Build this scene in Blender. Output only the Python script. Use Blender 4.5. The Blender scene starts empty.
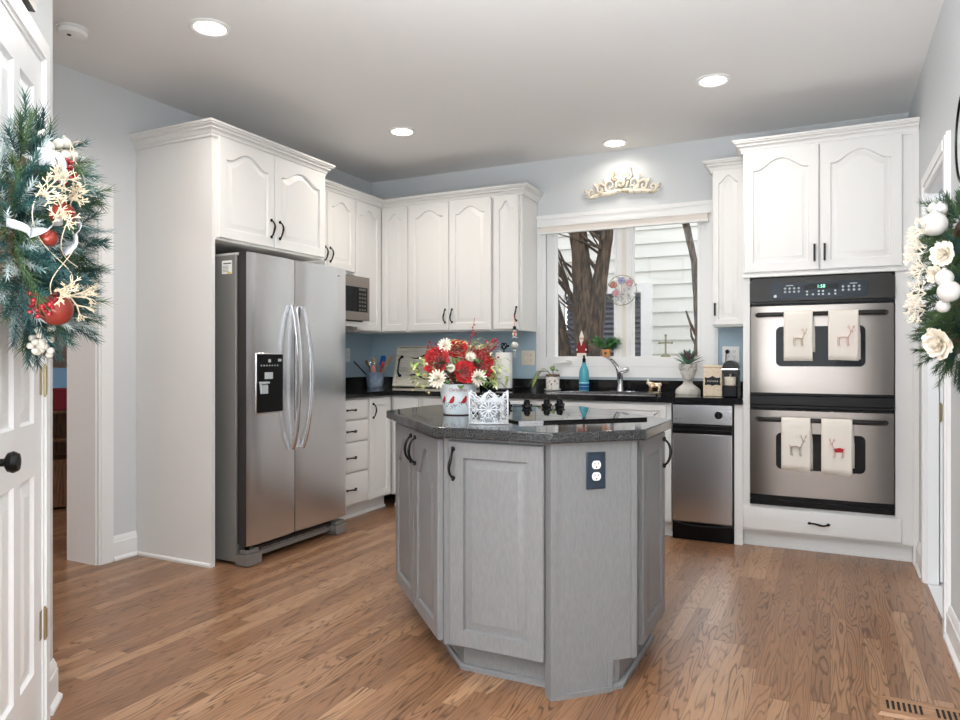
import bpy, bmesh, math, random
from mathutils import Vector, Matrix
PI = math.pi
R = math.radians
scene = bpy.context.scene
COL = scene.collection
rnd = random.Random(7)

# ---------------------------------------------------------------- camera, sky, daylight, exposure
cam_d = bpy.data.cameras.new('camera')
cam = bpy.data.objects.new('camera', cam_d)
COL.objects.link(cam)
cam.location = (0, 0, 1.165)
cam.rotation_euler = (PI / 2, 0, R(26.25))
cam_d.sensor_width = 36
cam_d.lens = 36 * 710 / 960
cam_d.shift_y = -2 / 960
cam_d.clip_start = 0.05
scene.camera = cam

world = bpy.data.worlds.new('overcast sky')
scene.world = world
world.use_nodes = True
wn = world.node_tree.nodes
wn['Background'].inputs[0].default_value = (0.95, 0.97, 1.0, 1)
wn['Background'].inputs[1].default_value = 1.9


def area(name, loc, rot, sx, sy, power, col):
    l = bpy.data.lights.new(name, 'AREA')
    l.shape = 'RECTANGLE'
    l.size, l.size_y, l.energy, l.color = sx, sy, power, col
    o = bpy.data.objects.new(name, l)
    COL.objects.link(o)
    o.location, o.rotation_euler = loc, rot
    return o


# daylight by the family room's rear window, then other unseen area lights
area('daylight_rear_window', (-1.6, -3.44, 1.35), (PI / 2, 0, 0), 3.4, 2.0, 48, (0.9, 0.96, 1.0))
area('side_fill_light', (-3.62, -1.6, 1.4), (PI / 2, 0, -PI / 2), 2.2, 1.8, 42, (0.9, 0.96, 1.0))  # unseen fill light, added at an invented side window for ambient brightness
area('side_room_area_light', (-5.0, 1.6, 2.3), (0, 0, 0), 0.8, 0.8, 18, (1.0, 0.95, 0.9))  # unseen area light facing down under the side room ceiling
area('laundry_area_light', (1.4, 3.6, 2.4), (0, 0, 0), 0.7, 0.7, 16, (0.9, 0.95, 1.0))  # unseen area light facing down under the laundry ceiling
area('ceiling_fill_light', (-1.5, -0.6, 0.8), (PI, 0, 0), 2.6, 1.4, 400, (0.92, 0.97, 1.0))  # added uplight behind the camera, stands in for bounced flash, evens the ceiling
LAMP_W = 9

scene.view_settings.view_transform = 'Standard'
scene.view_settings.look = 'None'
scene.view_settings.gamma = 1
scene.view_settings.use_curve_mapping = False
scene.view_settings.exposure = 0.15


# ---------------------------------------------------------------- materials
def lin(c):
    return tuple(((x / 255) / 12.92 if x <= 10 else ((x / 255 + 0.055) / 1.055) ** 2.4) for x in c) + (1,)


def mat(name, rgb, rough=0.5, metal=0.0, spec=0.5, noise=None, emit=0, bump=None, coat=0, sheen=0, trans=0, ior=None):
    """noise = (scale, rgb2, lo, hi[, stretch]) mixes a second colour; bump = (scale, strength[, stretch])"""
    m = bpy.data.materials.new(name)
    m.use_nodes = True
    nt = m.node_tree
    b = nt.nodes['Principled BSDF']
    b.inputs['Base Color'].default_value = lin(rgb)
    b.inputs['Roughness'].default_value = rough
    b.inputs['Metallic'].default_value = metal
    b.inputs['Specular IOR Level'].default_value = spec
    b.inputs['Coat Weight'].default_value = coat
    b.inputs['Sheen Weight'].default_value = sheen
    b.inputs['Transmission Weight'].default_value = trans
    if ior: b.inputs['IOR'].default_value = ior
    if emit:
        b.inputs['Emission Color'].default_value = lin(rgb)
        b.inputs['Emission Strength'].default_value = emit
    tc = None
    if noise or bump:
        tc = nt.nodes.new('ShaderNodeTexCoord')
    if noise:
        mp = nt.nodes.new('ShaderNodeMapping')
        nt.links.new(tc.outputs['Object'], mp.inputs[0])
        if len(noise) > 4: mp.inputs['Scale'].default_value = noise[4]
        n = nt.nodes.new('ShaderNodeTexNoise')
        n.inputs['Scale'].default_value = noise[0]
        n.inputs['Detail'].default_value = 4
        nt.links.new(mp.outputs[0], n.inputs['Vector'])
        r = nt.nodes.new('ShaderNodeValToRGB')
        r.color_ramp.elements[0].position = noise[2]
        r.color_ramp.elements[1].position = noise[3]
        r.color_ramp.elements[0].color = lin(rgb)
        r.color_ramp.elements[1].color = lin(noise[1])
        nt.links.new(n.outputs['Fac'], r.inputs[0])
        nt.links.new(r.outputs[0], b.inputs['Base Color'])
    if bump:
        mp = nt.nodes.new('ShaderNodeMapping')
        nt.links.new(tc.outputs['Object'], mp.inputs[0])
        if len(bump) > 2: mp.inputs['Scale'].default_value = bump[2]
        n = nt.nodes.new('ShaderNodeTexNoise')
        n.inputs['Scale'].default_value = bump[0]
        n.inputs['Detail'].default_value = 3
        nt.links.new(mp.outputs[0], n.inputs['Vector'])
        bp = nt.nodes.new('ShaderNodeBump')
        bp.inputs['Strength'].default_value = bump[1]
        bp.inputs['Distance'].default_value = 0.002
        nt.links.new(n.outputs['Fac'], bp.inputs['Height'])
        nt.links.new(bp.outputs[0], b.inputs['Normal'])
    return m


def floor_material():
    m = bpy.data.materials.new('oak strip floor')
    m.use_nodes = True
    nt = m.node_tree
    N, L = nt.nodes, nt.links
    b = N['Principled BSDF']

    def math_(op, a, c=None):
        n = N.new('ShaderNodeMath'); n.operation = op
        for i, v in enumerate((a, c)):
            if v is None: continue
            if isinstance(v, (int, float)): n.inputs[i].default_value = v
            else: L.new(v, n.inputs[i])
        return n.outputs[0]
    tc = N.new('ShaderNodeTexCoord')
    sp = N.new('ShaderNodeSeparateXYZ')
    L.new(tc.outputs['Object'], sp.inputs[0])
    x, y = sp.outputs[0], sp.outputs[1]
    row = math_('FLOOR', math_('DIVIDE', x, 0.062))
    fx = math_('FRACT', math_('DIVIDE', x, 0.062))
    w1 = N.new('ShaderNodeTexWhiteNoise'); w1.noise_dimensions = '1D'
    L.new(row, w1.inputs['W'])
    yy = math_('ADD', math_('DIVIDE', y, 0.95), math_('MULTIPLY', w1.outputs['Value'], 7.3))
    colu = math_('FLOOR', yy)
    fy = math_('FRACT', yy)
    cb = N.new('ShaderNodeCombineXYZ')
    L.new(row, cb.inputs[0]); L.new(colu, cb.inputs[1])
    w2 = N.new('ShaderNodeTexWhiteNoise'); w2.noise_dimensions = '2D'
    L.new(cb.outputs[0], w2.inputs['Vector'])
    rv = w2.outputs['Value']
    # grain coordinates, shifted for each strip
    g = N.new('ShaderNodeCombineXYZ')
    L.new(math_('ADD', x, math_('MULTIPLY', rv, 3.1)), g.inputs[0])
    L.new(math_('ADD', math_('MULTIPLY', y, 0.09), math_('MULTIPLY', rv, 9.0)), g.inputs[1])
    L.new(math_('MULTIPLY', rv, 5.0), g.inputs[2])
    wv = N.new('ShaderNodeTexNoise')
    wv.inputs['Scale'].default_value = 15; wv.inputs['Detail'].default_value = 2.2
    wv.inputs['Roughness'].default_value = 0.4
    L.new(g.outputs[0], wv.inputs['Vector'])
    rings = math_('FRACT', math_('MULTIPLY', wv.outputs['Fac'], 15))
    tri = math_('ABSOLUTE', math_('SUBTRACT', math_('MULTIPLY', rings, 2), 1))
    rr = N.new('ShaderNodeValToRGB')
    rr.color_ramp.elements[0].position = 0.0; rr.color_ramp.elements[1].position = 0.42
    rr.color_ramp.elements[0].color = (1, 1, 1, 1); rr.color_ramp.elements[1].color = (0, 0, 0, 1)
    L.new(tri, rr.inputs[0])
    fine = N.new('ShaderNodeTexNoise')
    fine.inputs['Scale'].default_value = 160; fine.inputs['Detail'].default_value = 3
    L.new(g.outputs[0], fine.inputs['Vector'])
    base = N.new('ShaderNodeValToRGB')
    e = base.color_ramp.elements
    e[0].position = 0.0; e[0].color = lin(FLOOR_A)
    e[1].position = 1.0; e[1].color = lin(FLOOR_B)
    k = e.new(0.5); k.color = lin(FLOOR_C)
    L.new(rv, base.inputs[0])

    def mix(f, a, c):
        n = N.new('ShaderNodeMix'); n.data_type = 'RGBA'
        if isinstance(f, (int, float)): n.inputs[0].default_value = f
        else: L.new(f, n.inputs[0])
        for i, v in ((6, a), (7, c)):
            if isinstance(v, tuple): n.inputs[i].default_value = v
            else: L.new(v, n.inputs[i])
        return n.outputs[2]
    pat = N.new('ShaderNodeTexNoise'); pat.inputs['Scale'].default_value = 7
    L.new(g.outputs[0], pat.inputs['Vector'])
    c1 = mix(math_('MULTIPLY', rr.outputs[0], math_('MULTIPLY', pat.outputs['Fac'], 1.35)), base.outputs[0], lin(FLOOR_G))
    c2 = mix(math_('MULTIPLY', math_('SUBTRACT', fine.outputs['Fac'], 0.35), 0.5), c1, lin(FLOOR_G))
    gap = math_('MAXIMUM', math_('LESS_THAN', fx, 0.025), math_('LESS_THAN', fy, 0.003))
    c3 = mix(math_('MULTIPLY', gap, 0.55), c2, lin((62, 38, 24)))
    L.new(c3, b.inputs['Base Color'])
    b.inputs['Roughness'].default_value = 0.3
    b.inputs['Specular IOR Level'].default_value = 0.45
    bp = N.new('ShaderNodeBump'); bp.inputs['Strength'].default_value = 0.12; bp.inputs['Distance'].default_value = 0.001
    L.new(math_('ADD', fine.outputs['Fac'], math_('MULTIPLY', gap, -2)), bp.inputs['Height'])
    L.new(bp.outputs[0], b.inputs['Normal'])
    return m


FLOOR_A, FLOOR_B, FLOOR_C, FLOOR_G = (134, 98, 72), (176, 138, 106), (152, 112, 82), (66, 42, 28)


def granite(name, base, speck, scale=240, rough=0.07):
    m = bpy.data.materials.new(name)
    m.use_nodes = True
    nt = m.node_tree; N, L = nt.nodes, nt.links
    b = N['Principled BSDF']
    tc = N.new('ShaderNodeTexCoord')
    n = N.new('ShaderNodeTexNoise'); n.inputs['Scale'].default_value = scale; n.inputs['Detail'].default_value = 3
    L.new(tc.outputs['Object'], n.inputs['Vector'])
    r = N.new('ShaderNodeValToRGB')
    r.color_ramp.elements[0].position = 0.46; r.color_ramp.elements[0].color = lin(base)
    r.color_ramp.elements[1].position = 0.68; r.color_ramp.elements[1].color = lin(speck)
    L.new(n.outputs['Fac'], r.inputs[0])
    L.new(r.outputs[0], b.inputs['Base Color'])
    b.inputs['Roughness'].default_value = rough
    b.inputs['Specular IOR Level'].default_value = 0.6
    return m


def glass_material(name, tint=(255, 255, 255), refl=0.05):
    m = bpy.data.materials.new(name)
    m.use_nodes = True
    nt = m.node_tree; N, L = nt.nodes, nt.links
    N.remove(N['Principled BSDF'])
    t = N.new('ShaderNodeBsdfTransparent'); t.inputs[0].default_value = lin(tint)
    g = N.new('ShaderNodeBsdfGlossy'); g.inputs['Roughness'].default_value = 0.02
    mx = N.new('ShaderNodeMixShader'); mx.inputs[0].default_value = refl
    L.new(t.outputs[0], mx.inputs[1]); L.new(g.outputs[0], mx.inputs[2])
    L.new(mx.outputs[0], N['Material Output'].inputs[0])
    return m


def steel(name, rgb, rough, stretch):
    m = mat(name, rgb, rough, 1.0, bump=(60, 0.06, stretch))
    return m


M = {}
M['floor'] = floor_material()
M['paint'] = mat('pale blue wall paint', (211, 214, 216), 0.6, spec=0.3, bump=(180, 0.03))
M['paint_blue_cast'] = mat('wall paint with blue light cast', (172, 194, 207), 0.5, spec=0.3)  # bluer cast of the light under wall cabinets, put into the paint colour
M['ceiling'] = mat('ceiling paint', (240, 239, 238), 0.8, spec=0.2, bump=(140, 0.05))
M['trim'] = mat('white trim paint', (238, 238, 238), 0.35)
M['cab'] = mat('white cabinet paint', (228, 227, 225), 0.38, bump=(90, 0.03))
M['gray'] = mat('grey cabinet paint', (121, 121, 122), 0.4, noise=(220, (127, 127, 128), 0.4, 0.6, (1, 1, 0.15)))
M['black'] = mat('black metal', (22, 21, 21), 0.35, 0.6)
M['blackp'] = mat('black enamel', (10, 10, 11), 0.3, spec=0.2)
M['dark'] = mat('dark grey recess', (44, 42, 42), 0.6)
M['granite'] = granite('black granite', (16, 16, 18), (46, 47, 50))
M['granite_g'] = granite('grey flecked granite', (22, 22, 23), (84, 85, 86), 260, 0.06)
M['steel'] = steel('brushed steel', (214, 214, 216), 0.24, (1, 1, 0.02))
M['steel_d'] = mat('grey painted fridge side', (140, 139, 137), 0.42, 0.5)
M['steel_h'] = mat('polished steel bar', (225, 225, 227), 0.16, 1.0)
M['oven_steel'] = steel('brushed oven steel', (146, 139, 134), 0.3, (0.02, 1, 1))
M['chrome'] = mat('chrome', (235, 236, 240), 0.06, 1.0)
M['oven_black'] = mat('dark bronze oven enamel', (38, 35, 33), 0.4, 0.0, spec=0.3)
M['oven_glass'] = mat('dark oven glass', (10, 14, 22), 0.08, spec=0.2)
M['panel_glass'] = mat('navy control glass', (22, 34, 48), 0.15, spec=0.25)
M['white'] = mat('white plastic', (240, 240, 238), 0.4)
M['lattice'] = mat('white painted filigree', (206, 208, 212), 0.4)
M['cream'] = mat('cream plastic', (226, 216, 200), 0.45)
M['navy'] = mat('navy outlet plate', (28, 44, 58), 0.35)
M['brass'] = mat('aged brass', (170, 156, 120), 0.35, 0.9)
M['gold'] = mat('gold and ivory glaze', (196, 150, 84), 0.25, 0.6, noise=(40, (244, 236, 222), 0.45, 0.55))
M['pane'] = glass_material('window glass')
M['lamp'] = mat('lit lamp lens', (255, 246, 232), 0.5, emit=9)
M['lcd'] = mat('lit green display', (150, 240, 210), 0.5, emit=1.6)
M['symbol'] = mat('pale printed symbols', (196, 204, 208), 0.5)
M['red'] = mat('deep red petals', (206, 24, 28), 0.55, noise=(30, (156, 10, 18), 0.4, 0.7), sheen=0.3)
M['berry'] = mat('red berries', (150, 26, 34), 0.3)
M['ivory'] = mat('ivory petals', (240, 230, 214), 0.6)
M['cream_petal'] = mat('pale cream sprays', (228, 214, 160), 0.6)
M['green'] = mat('leaf green', (64, 104, 52), 0.5, noise=(20, (104, 140, 76), 0.4, 0.6))
M['lime'] = mat('lime variegated leaf', (166, 190, 96), 0.5, noise=(26, (228, 232, 186), 0.45, 0.6))
M['teal_needle'] = mat('blue green pine needles', (24, 62, 66), 0.6, noise=(8, (48, 86, 76), 0.35, 0.65))
M['green_needle'] = mat('green pine needles', (44, 72, 38), 0.6, noise=(9, (74, 98, 54), 0.4, 0.65))
M['frost'] = mat('frosted needles', (168, 178, 176), 0.7, noise=(18, (84, 110, 108), 0.45, 0.6))
M['coral'] = mat('cream glitter twigs', (198, 184, 158), 0.6)
M['pearl'] = mat('pearl white balls', (210, 204, 192), 0.25)
M['silver'] = mat('silver white ornament', (214, 211, 206), 0.25, 0.2)
M['ribbon'] = mat('sheer white ribbon', (176, 178, 182), 0.6)
M['copper'] = mat('copper red ornament', (140, 54, 44), 0.3, 0.4)
M['wood'] = mat('brown wood', (132, 92, 62), 0.5, noise=(14, (92, 60, 40), 0.4, 0.65, (6, 6, 0.6)))
M['wood_l'] = mat('light wood', (196, 160, 118), 0.5)
M['stem'] = mat('brown stem', (96, 72, 50), 0.7)
M['bark'] = mat('dark grey brown bark', (100, 82, 66), 0.9, noise=(14, (40, 31, 25), 0.38, 0.6, (3, 3, 0.6)), bump=(30, 1.0, (3, 3, 0.5)))
M['siding'] = mat('cream vinyl siding', (226, 226, 220), 0.6)
M['blind_d'] = mat('dark blue grey slats', (92, 98, 112), 0.5)
M['ground'] = mat('winter lawn', (112, 112, 84), 0.9, noise=(3, (84, 90, 60), 0.4, 0.6))
M['stone'] = mat('white plaster', (206, 202, 196), 0.7, noise=(16, (168, 164, 158), 0.5, 0.75))
M['pot_blue'] = mat('glazed blue grey crock', (112, 130, 154), 0.3, noise=(14, (150, 164, 182), 0.45, 0.6))
M['pot_white'] = mat('white glazed pot', (220, 224, 226), 0.3, noise=(9, (196, 206, 212), 0.45, 0.65))
M['terracotta'] = mat('orange glazed pot', (220, 156, 92), 0.4)
M['cardinal'] = mat('cardinal red print', (168, 30, 36), 0.5)
M['print_g'] = mat('grey green print', (90, 104, 98), 0.5)
M['print_b'] = mat('dark brown print', (66, 46, 40), 0.5)
M['script'] = mat('faded red script', (150, 62, 66), 0.5)
M['tray'] = mat('whitewashed wood', (222, 218, 206), 0.6, noise=(8, (192, 188, 174), 0.4, 0.65, (1, 1, 8)))
M['ink'] = mat('grey lettering', (92, 92, 90), 0.6)
M['paper'] = mat('white paper towel', (244, 243, 240), 0.85, bump=(120, 0.1))
M['blue_p'] = mat('bright blue silicone', (24, 104, 190), 0.4)
M['red_p'] = mat('red silicone', (206, 50, 44), 0.4)
M['pink'] = mat('pink petals', (220, 150, 150), 0.5)
M['bottle'] = mat('aqua liquid', (96, 192, 214), 0.12, trans=0.35)
M['bottle_b'] = mat('deep blue label', (18, 84, 140), 0.35)
M['bottle_l'] = mat('pale blue label', (150, 216, 230), 0.35)
M['coat_red'] = mat('dark red felt', (142, 34, 36), 0.8)
M['fabric_w'] = mat('white felt', (236, 228, 220), 0.85)
M['skin'] = mat('painted pink face', (226, 178, 152), 0.6)
M['bronze'] = mat('antique pewter', (150, 146, 122), 0.45, 0.6)
M['applique'] = mat('antiqued ivory plaster', (236, 226, 208), 0.6, noise=(28, (150, 122, 92), 0.52, 0.75))
M['towel'] = mat('cream cotton towel', (232, 224, 214), 0.9, bump=(200, 0.12))
M['emb_gold'] = mat('gold embroidery', (176, 140, 56), 0.6)
M['emb_pink'] = mat('pink embroidery', (206, 132, 116), 0.6)
M['emb_brown'] = mat('brown embroidery', (134, 108, 82), 0.6)
M['emb_red'] = mat('red embroidery', (190, 30, 40), 0.6)
M['box'] = mat('cream tin', (226, 208, 184), 0.5, noise=(60, (214, 192, 164), 0.5, 0.65))
M['cooktop'] = mat('black glass cooktop', (12, 12, 14), 0.03, spec=0.8)
M['taupe'] = mat('taupe rose wall paint', (176, 150, 142), 0.7)
M['tile'] = mat('pale stone tile', (222, 222, 222), 0.35)
M['mirror'] = mat('mirror', (220, 222, 222), 0.03, 1.0)
M['crystal'] = mat('pressed glass leaves', (200, 206, 210), 0.1, trans=0.5)
M['violet'] = mat('violet glass petal', (150, 152, 190), 0.25)
M['rose'] = mat('rose glass petal', (190, 142, 148), 0.25)
M['amber'] = mat('amber glass petal', (180, 120, 104), 0.25)
M['vent'] = mat('stained oak register', (170, 130, 96), 0.4, noise=(12, (134, 96, 66), 0.4, 0.65, (1, 8, 1)))
M['slot'] = mat('black slot', (14, 12, 11), 0.8)
M['hole'] = mat('dark socket slot', (30, 30, 30), 0.8)
M['soil'] = mat('potting soil', (52, 42, 34), 0.95)
M['succ'] = mat('blue green succulent', (70, 128, 104), 0.5, noise=(20, (120, 168, 140), 0.45, 0.6))
M['succ_p'] = mat('plum succulent', (112, 84, 96), 0.5)
M['maroon'] = mat('maroon cloth', (128, 22, 42), 0.7)
M['sky_b'] = mat('light blue board', (138, 186, 226), 0.6)


# ---------------------------------------------------------------- mesh helpers
class MB:
    def __init__(s):
        s.v, s.f, s.m, s.mi = [], [], [], 0

    def add(s, vs, fs):
        o = len(s.v)
        s.v += [tuple(v) for v in vs]
        for f in fs:
            s.f.append(tuple(i + o for i in f)); s.m.append(s.mi)
        return s

    def box(s, x0, x1, y0, y1, z0, z1):
        v = [(x, y, z) for z in (z0, z1) for y in (y0, y1) for x in (x0, x1)]
        return s.add(v, [(0, 2, 3, 1), (4, 5, 7, 6), (0, 1, 5, 4), (2, 6, 7, 3), (0, 4, 6, 2), (1, 3, 7, 5)])

    def loft(s, loops, cap0=True, cap1=True, closed=True):
        n = len(loops[0]); o = len(s.v)
        for l in loops: s.v += [tuple(p) for p in l]
        for a in range(len(loops) - 1):
            for i in range(n if closed else n - 1):
                j = (i + 1) % n
                s.f.append((o + a * n + i, o + a * n + j, o + (a + 1) * n + j, o + (a + 1) * n + i)); s.m.append(s.mi)
        if cap0: s.f.append(tuple(o + i for i in range(n))[::-1]); s.m.append(s.mi)
        if cap1: s.f.append(tuple(o + (len(loops) - 1) * n + i for i in range(n))); s.m.append(s.mi)
        return s

    def lathe(s, prof, c=(0, 0, 0), n=20, axis='z'):
        loops = []
        for r, h in prof:
            l = []
            for i in range(n):
                a = 2 * PI * i / n
                p = (r * math.cos(a), r * math.sin(a), h)
                if axis == 'y': p = (p[0], -p[2], p[1])
                if axis == 'x': p = (p[2], p[0], p[1])
                l.append((p[0] + c[0], p[1] + c[1], p[2] + c[2]))
            loops.append(l)
        ring = tuple(prof[0]) == tuple(prof[-1])
        return s.loft(loops, not ring, not ring)

    def tube(s, pts, r, n=8, ry=None):
        """r: number or list; swept circle along pts"""
        pts = [Vector(p) for p in pts]
        k = len(pts)
        rs = r if isinstance(r, (list, tuple)) else [r] * k
        loops = []
        up = None
        for i, p in enumerate(pts):
            t = (pts[min(i + 1, k - 1)] - pts[max(i - 1, 0)]).normalized()
            if up is None:
                up = Vector((0, 0, 1)) if abs(t.z) < 0.9 else Vector((1, 0, 0))
            a = t.cross(up)
            if a.length < 1e-5: a = t.cross(Vector((0.3, 1, 0.1)))
            a.normalize(); b = a.cross(t).normalized(); up = b
            loops.append([p + a * (rs[i] * math.cos(2 * PI * j / n)) + b * ((ry or rs[i]) * math.sin(2 * PI * j / n)) for j in range(n)])
        return s.loft(loops)

    def sphere(s, c, r, n=12, m=8, sc=(1, 1, 1)):
        loops = []
        for i in range(1, m):
            a = PI * i / m
            loops.append([(c[0] + sc[0] * r * math.sin(a) * math.cos(2 * PI * j / n), c[1] + sc[1] * r * math.sin(a) * math.sin(2 * PI * j / n), c[2] - sc[2] * r * math.cos(a)) for j in range(n)])
        return s.loft(loops)

    def prism(s, poly, z0, z1):
        return s.loft([[(p[0], p[1], z0) for p in poly], [(p[0], p[1], z1) for p in poly]])

    def prism_y(s, poly, y0, y1):
        return s.loft([[(p[0], y1, p[1]) for p in poly], [(p[0], y0, p[1]) for p in poly]])

    def plate(s, xs, ys, holes, z0, z1):
        nx, ny = len(xs) - 1, len(ys) - 1
        ok = lambda i, j: 0 <= i < nx and 0 <= j < ny and (i, j) not in holes
        idx = {}
        def V(i, j, z):
            if (i, j, z) not in idx:
                idx[(i, j, z)] = len(s.v); s.v.append((xs[i], ys[j], z))
            return idx[(i, j, z)]
        def F(*a): s.f.append(a); s.m.append(s.mi)
        for i in range(nx):
            for j in range(ny):
                if not ok(i, j): continue
                F(V(i, j, z1), V(i + 1, j, z1), V(i + 1, j + 1, z1), V(i, j + 1, z1))
                F(V(i, j, z0), V(i, j + 1, z0), V(i + 1, j + 1, z0), V(i + 1, j, z0))
                for di, dj, a, b in ((-1, 0, (i, j), (i, j + 1)), (1, 0, (i + 1, j), (i + 1, j + 1)), (0, -1, (i, j), (i + 1, j)), (0, 1, (i, j + 1), (i + 1, j + 1))):
                    if not ok(i + di, j + dj):
                        F(V(*a, z0), V(*b, z0), V(*b, z1), V(*a, z1))
        return s

    def xf(s, m, start=0):
        s.v[start:] = [tuple(m @ Vector(v)) for v in s.v[start:]]
        return s

    def merge(s, o, m=None):
        k = len(s.v)
        s.v += [tuple(m @ Vector(v)) for v in o.v] if m else o.v
        for f in o.f:
            s.f.append(tuple(i + k for i in f)); s.m.append(s.mi)
        return s

    def mesh(s, name, mats, smooth=35, bevel=0):
        me = bpy.data.meshes.new(name)
        bm = bmesh.new()
        vs = [bm.verts.new(v) for v in s.v]
        for f, mi in zip(s.f, s.m):
            try:
                q = bm.faces.new([vs[i] for i in f]); q.material_index = mi
            except ValueError:
                pass
        bmesh.ops.recalc_face_normals(bm, faces=bm.faces)
        bm.to_mesh(me); bm.free()
        for q in (mats if isinstance(mats, (list, tuple)) else [mats]):
            me.materials.append(q)
        if smooth:
            me.shade_smooth()
            if smooth < 180: me.set_sharp_from_angle(angle=R(smooth))
        return me


def obj(name, mb, mats, parent=None, smooth=35, bevel=0, world_space=False, label=None):
    """links the builder as ONE mesh object; world_space: the builder holds world coordinates"""
    if world_space and parent is not None:
        mb.xf(MW[parent.name].inverted())
    me = mb.mesh(name, mats, smooth)
    o = bpy.data.objects.new(name, me)
    COL.objects.link(o)
    if parent is not None: o.parent = parent
    if parent is not None and parent.name in MW: MW[o.name] = MW[parent.name]
    if bevel:
        md = o.modifiers.new('edge', 'BEVEL'); md.width = bevel; md.segments = 2; md.limit_method = 'ANGLE'; md.angle_limit = R(40)
    if label: o['label'] = label
    return o


MW = {}


def tag(o, label, cat, group=None):
    o['label'] = label; o['category'] = cat
    if group: o['group'] = group
    return o


def thing(name, label, cat, loc=(0, 0, 0), rz=0, group=None):
    o = bpy.data.objects.new(name, None)
    COL.objects.link(o)
    o.location = loc; o.rotation_euler = (0, 0, rz)
    o.empty_display_size = 0.1
    MW[o.name] = Matrix.Translation(Vector(loc)) @ Matrix.Rotation(rz, 4, 'Z')
    return tag(o, label, cat, group)


def struct(name, mb, m, parent=None, bevel=0, smooth=35):
    o = obj(name, mb, m, parent, bevel=bevel, smooth=smooth)
    if parent is None: o['kind'] = 'structure'
    return o


def copy_thing(o, loc, rz=None, label=None):
    c = o.copy(); COL.objects.link(c)
    c.location = loc
    if rz is not None: c.rotation_euler = (0, 0, rz)
    if label: c['label'] = label
    for ch in list(o.children):
        d = ch.copy(); COL.objects.link(d); d.parent = c
        for g in list(ch.children):
            e = g.copy(); COL.objects.link(e); e.parent = d
    return c


def sweep(profile, path):
    """profile [(out, z)] closed; out is towards the right of the path's travel; mitred"""
    mb = MB(); loops = []
    P_ = [Vector((p[0], p[1])) for p in path]
    for i, p in enumerate(P_):
        ds = []
        if i > 0: ds.append((p - P_[i - 1]).normalized())
        if i < len(P_) - 1: ds.append((P_[i + 1] - p).normalized())
        ns = [Vector((d.y, -d.x)) for d in ds]
        m = ns[0] if len(ns) == 1 else (ns[0] + ns[1]) / (1 + ns[0].dot(ns[1]))
        loops.append([(p.x + m.x * a, p.y + m.y * a, z) for a, z in profile])
    return mb.loft(loops)


def crown(z, h=0.078, o=0.055):
    return [(0, z), (0.010, z), (0.010, z + 0.2 * h), (0.016, z + 0.22 * h), (0.018, z + 0.36 * h), (0.028, z + 0.5 * h), (0.033, z + 0.52 * h), (0.033, z + 0.62 * h), (0.043, z + 0.72 * h), (0.048, z + 0.74 * h), (0.048, z + 0.82 * h), (o, z + 0.85 * h), (o, z + h), (0, z + h)]


def base_prof(h=0.14, t=0.016):
    return [(0, 0), (t + 0.012, 0), (t + 0.012, 0.012), (t + 0.004, 0.02), (t, 0.024), (t, h - 0.035), (t - 0.004, h - 0.03), (t - 0.004, h - 0.02), (0.006, h - 0.006), (0.004, h), (0, h)]


SHOE = [(0, 0), (0.014, 0), (0.014, 0.012), (0.008, 0.019), (0, 0.02)]


def text_mb(s, size, depth=0.0006):
    c = bpy.data.curves.new('lettering', 'FONT')
    c.body = s; c.size = size; c.align_x = 'CENTER'; c.align_y = 'CENTER'; c.extrude = depth
    o = bpy.data.objects.new('lettering', c)
    COL.objects.link(o)
    dg = bpy.context.evaluated_depsgraph_get()
    me = bpy.data.meshes.new_from_object(o.evaluated_get(dg))
    mb = MB()
    mb.add([tuple(v.co) for v in me.vertices], [tuple(p.vertices) for p in me.polygons])
    bpy.data.objects.remove(o); bpy.data.curves.remove(c); bpy.data.meshes.remove(me)
    return mb.xf(Matrix.Rotation(PI / 2, 4, 'X'))          # stands upright, faces -y


def skin_mb(verts, edges, radii, sub=2):
    me = bpy.data.meshes.new('skinned')
    me.from_pydata([tuple(v) for v in verts], edges, [])
    o = bpy.data.objects.new('skinned', me)
    COL.objects.link(o)
    md = o.modifiers.new('skin', 'SKIN')
    for i, r in enumerate(radii):
        r = r if isinstance(r, tuple) else (r, r)
        me.skin_vertices[0].data[i].radius = r
        me.skin_vertices[0].data[i].use_root = (i == 0)
    s = o.modifiers.new('sub', 'SUBSURF'); s.levels = sub; s.render_levels = sub
    dg = bpy.context.evaluated_depsgraph_get()
    m2 = bpy.data.meshes.new_from_object(o.evaluated_get(dg))
    mb = MB().add([tuple(v.co) for v in m2.vertices], [tuple(p.vertices) for p in m2.polygons])
    bpy.data.objects.remove(o); bpy.data.meshes.remove(me); bpy.data.meshes.remove(m2)
    return mb


# ---------------------------------------------------------------- joinery helpers
def bump_(q):
    q = abs(q)
    return 0.0 if q > 0.86 else (0.5 * (1 + math.cos(PI * q / 0.86))) ** 0.75


def door_mb(w, h, arch=0.0, rail=0.055, t=0.022, N=22):
    mb = MB()
    hw0 = w / 2 - rail

    def inner(d, y):
        l = [(rail + d, y, rail + d), (w - rail - d, y, rail + d)]
        for k in range(N + 1):
            s = 1 - 2 * k / N
            l.append((w / 2 + s * (hw0 - d), y, h - rail - arch - d + arch * bump_(s)))
        return l

    def outer(i, y):
        l = [(i, y, i), (w - i, y, i)]
        for k in range(N + 1):
            l.append((w - i - (w - 2 * i) * k / N, y, h - i))
        return l
    mb.loft([outer(0, 0), outer(0, -t + 0.004), outer(0.004, -t), inner(0, -t), inner(0.004, -t + 0.013), inner(0.010, -t + 0.013), inner(0.036, -t + 0.001), inner(0.038, -t + 0.001)])
    return mb


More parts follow.
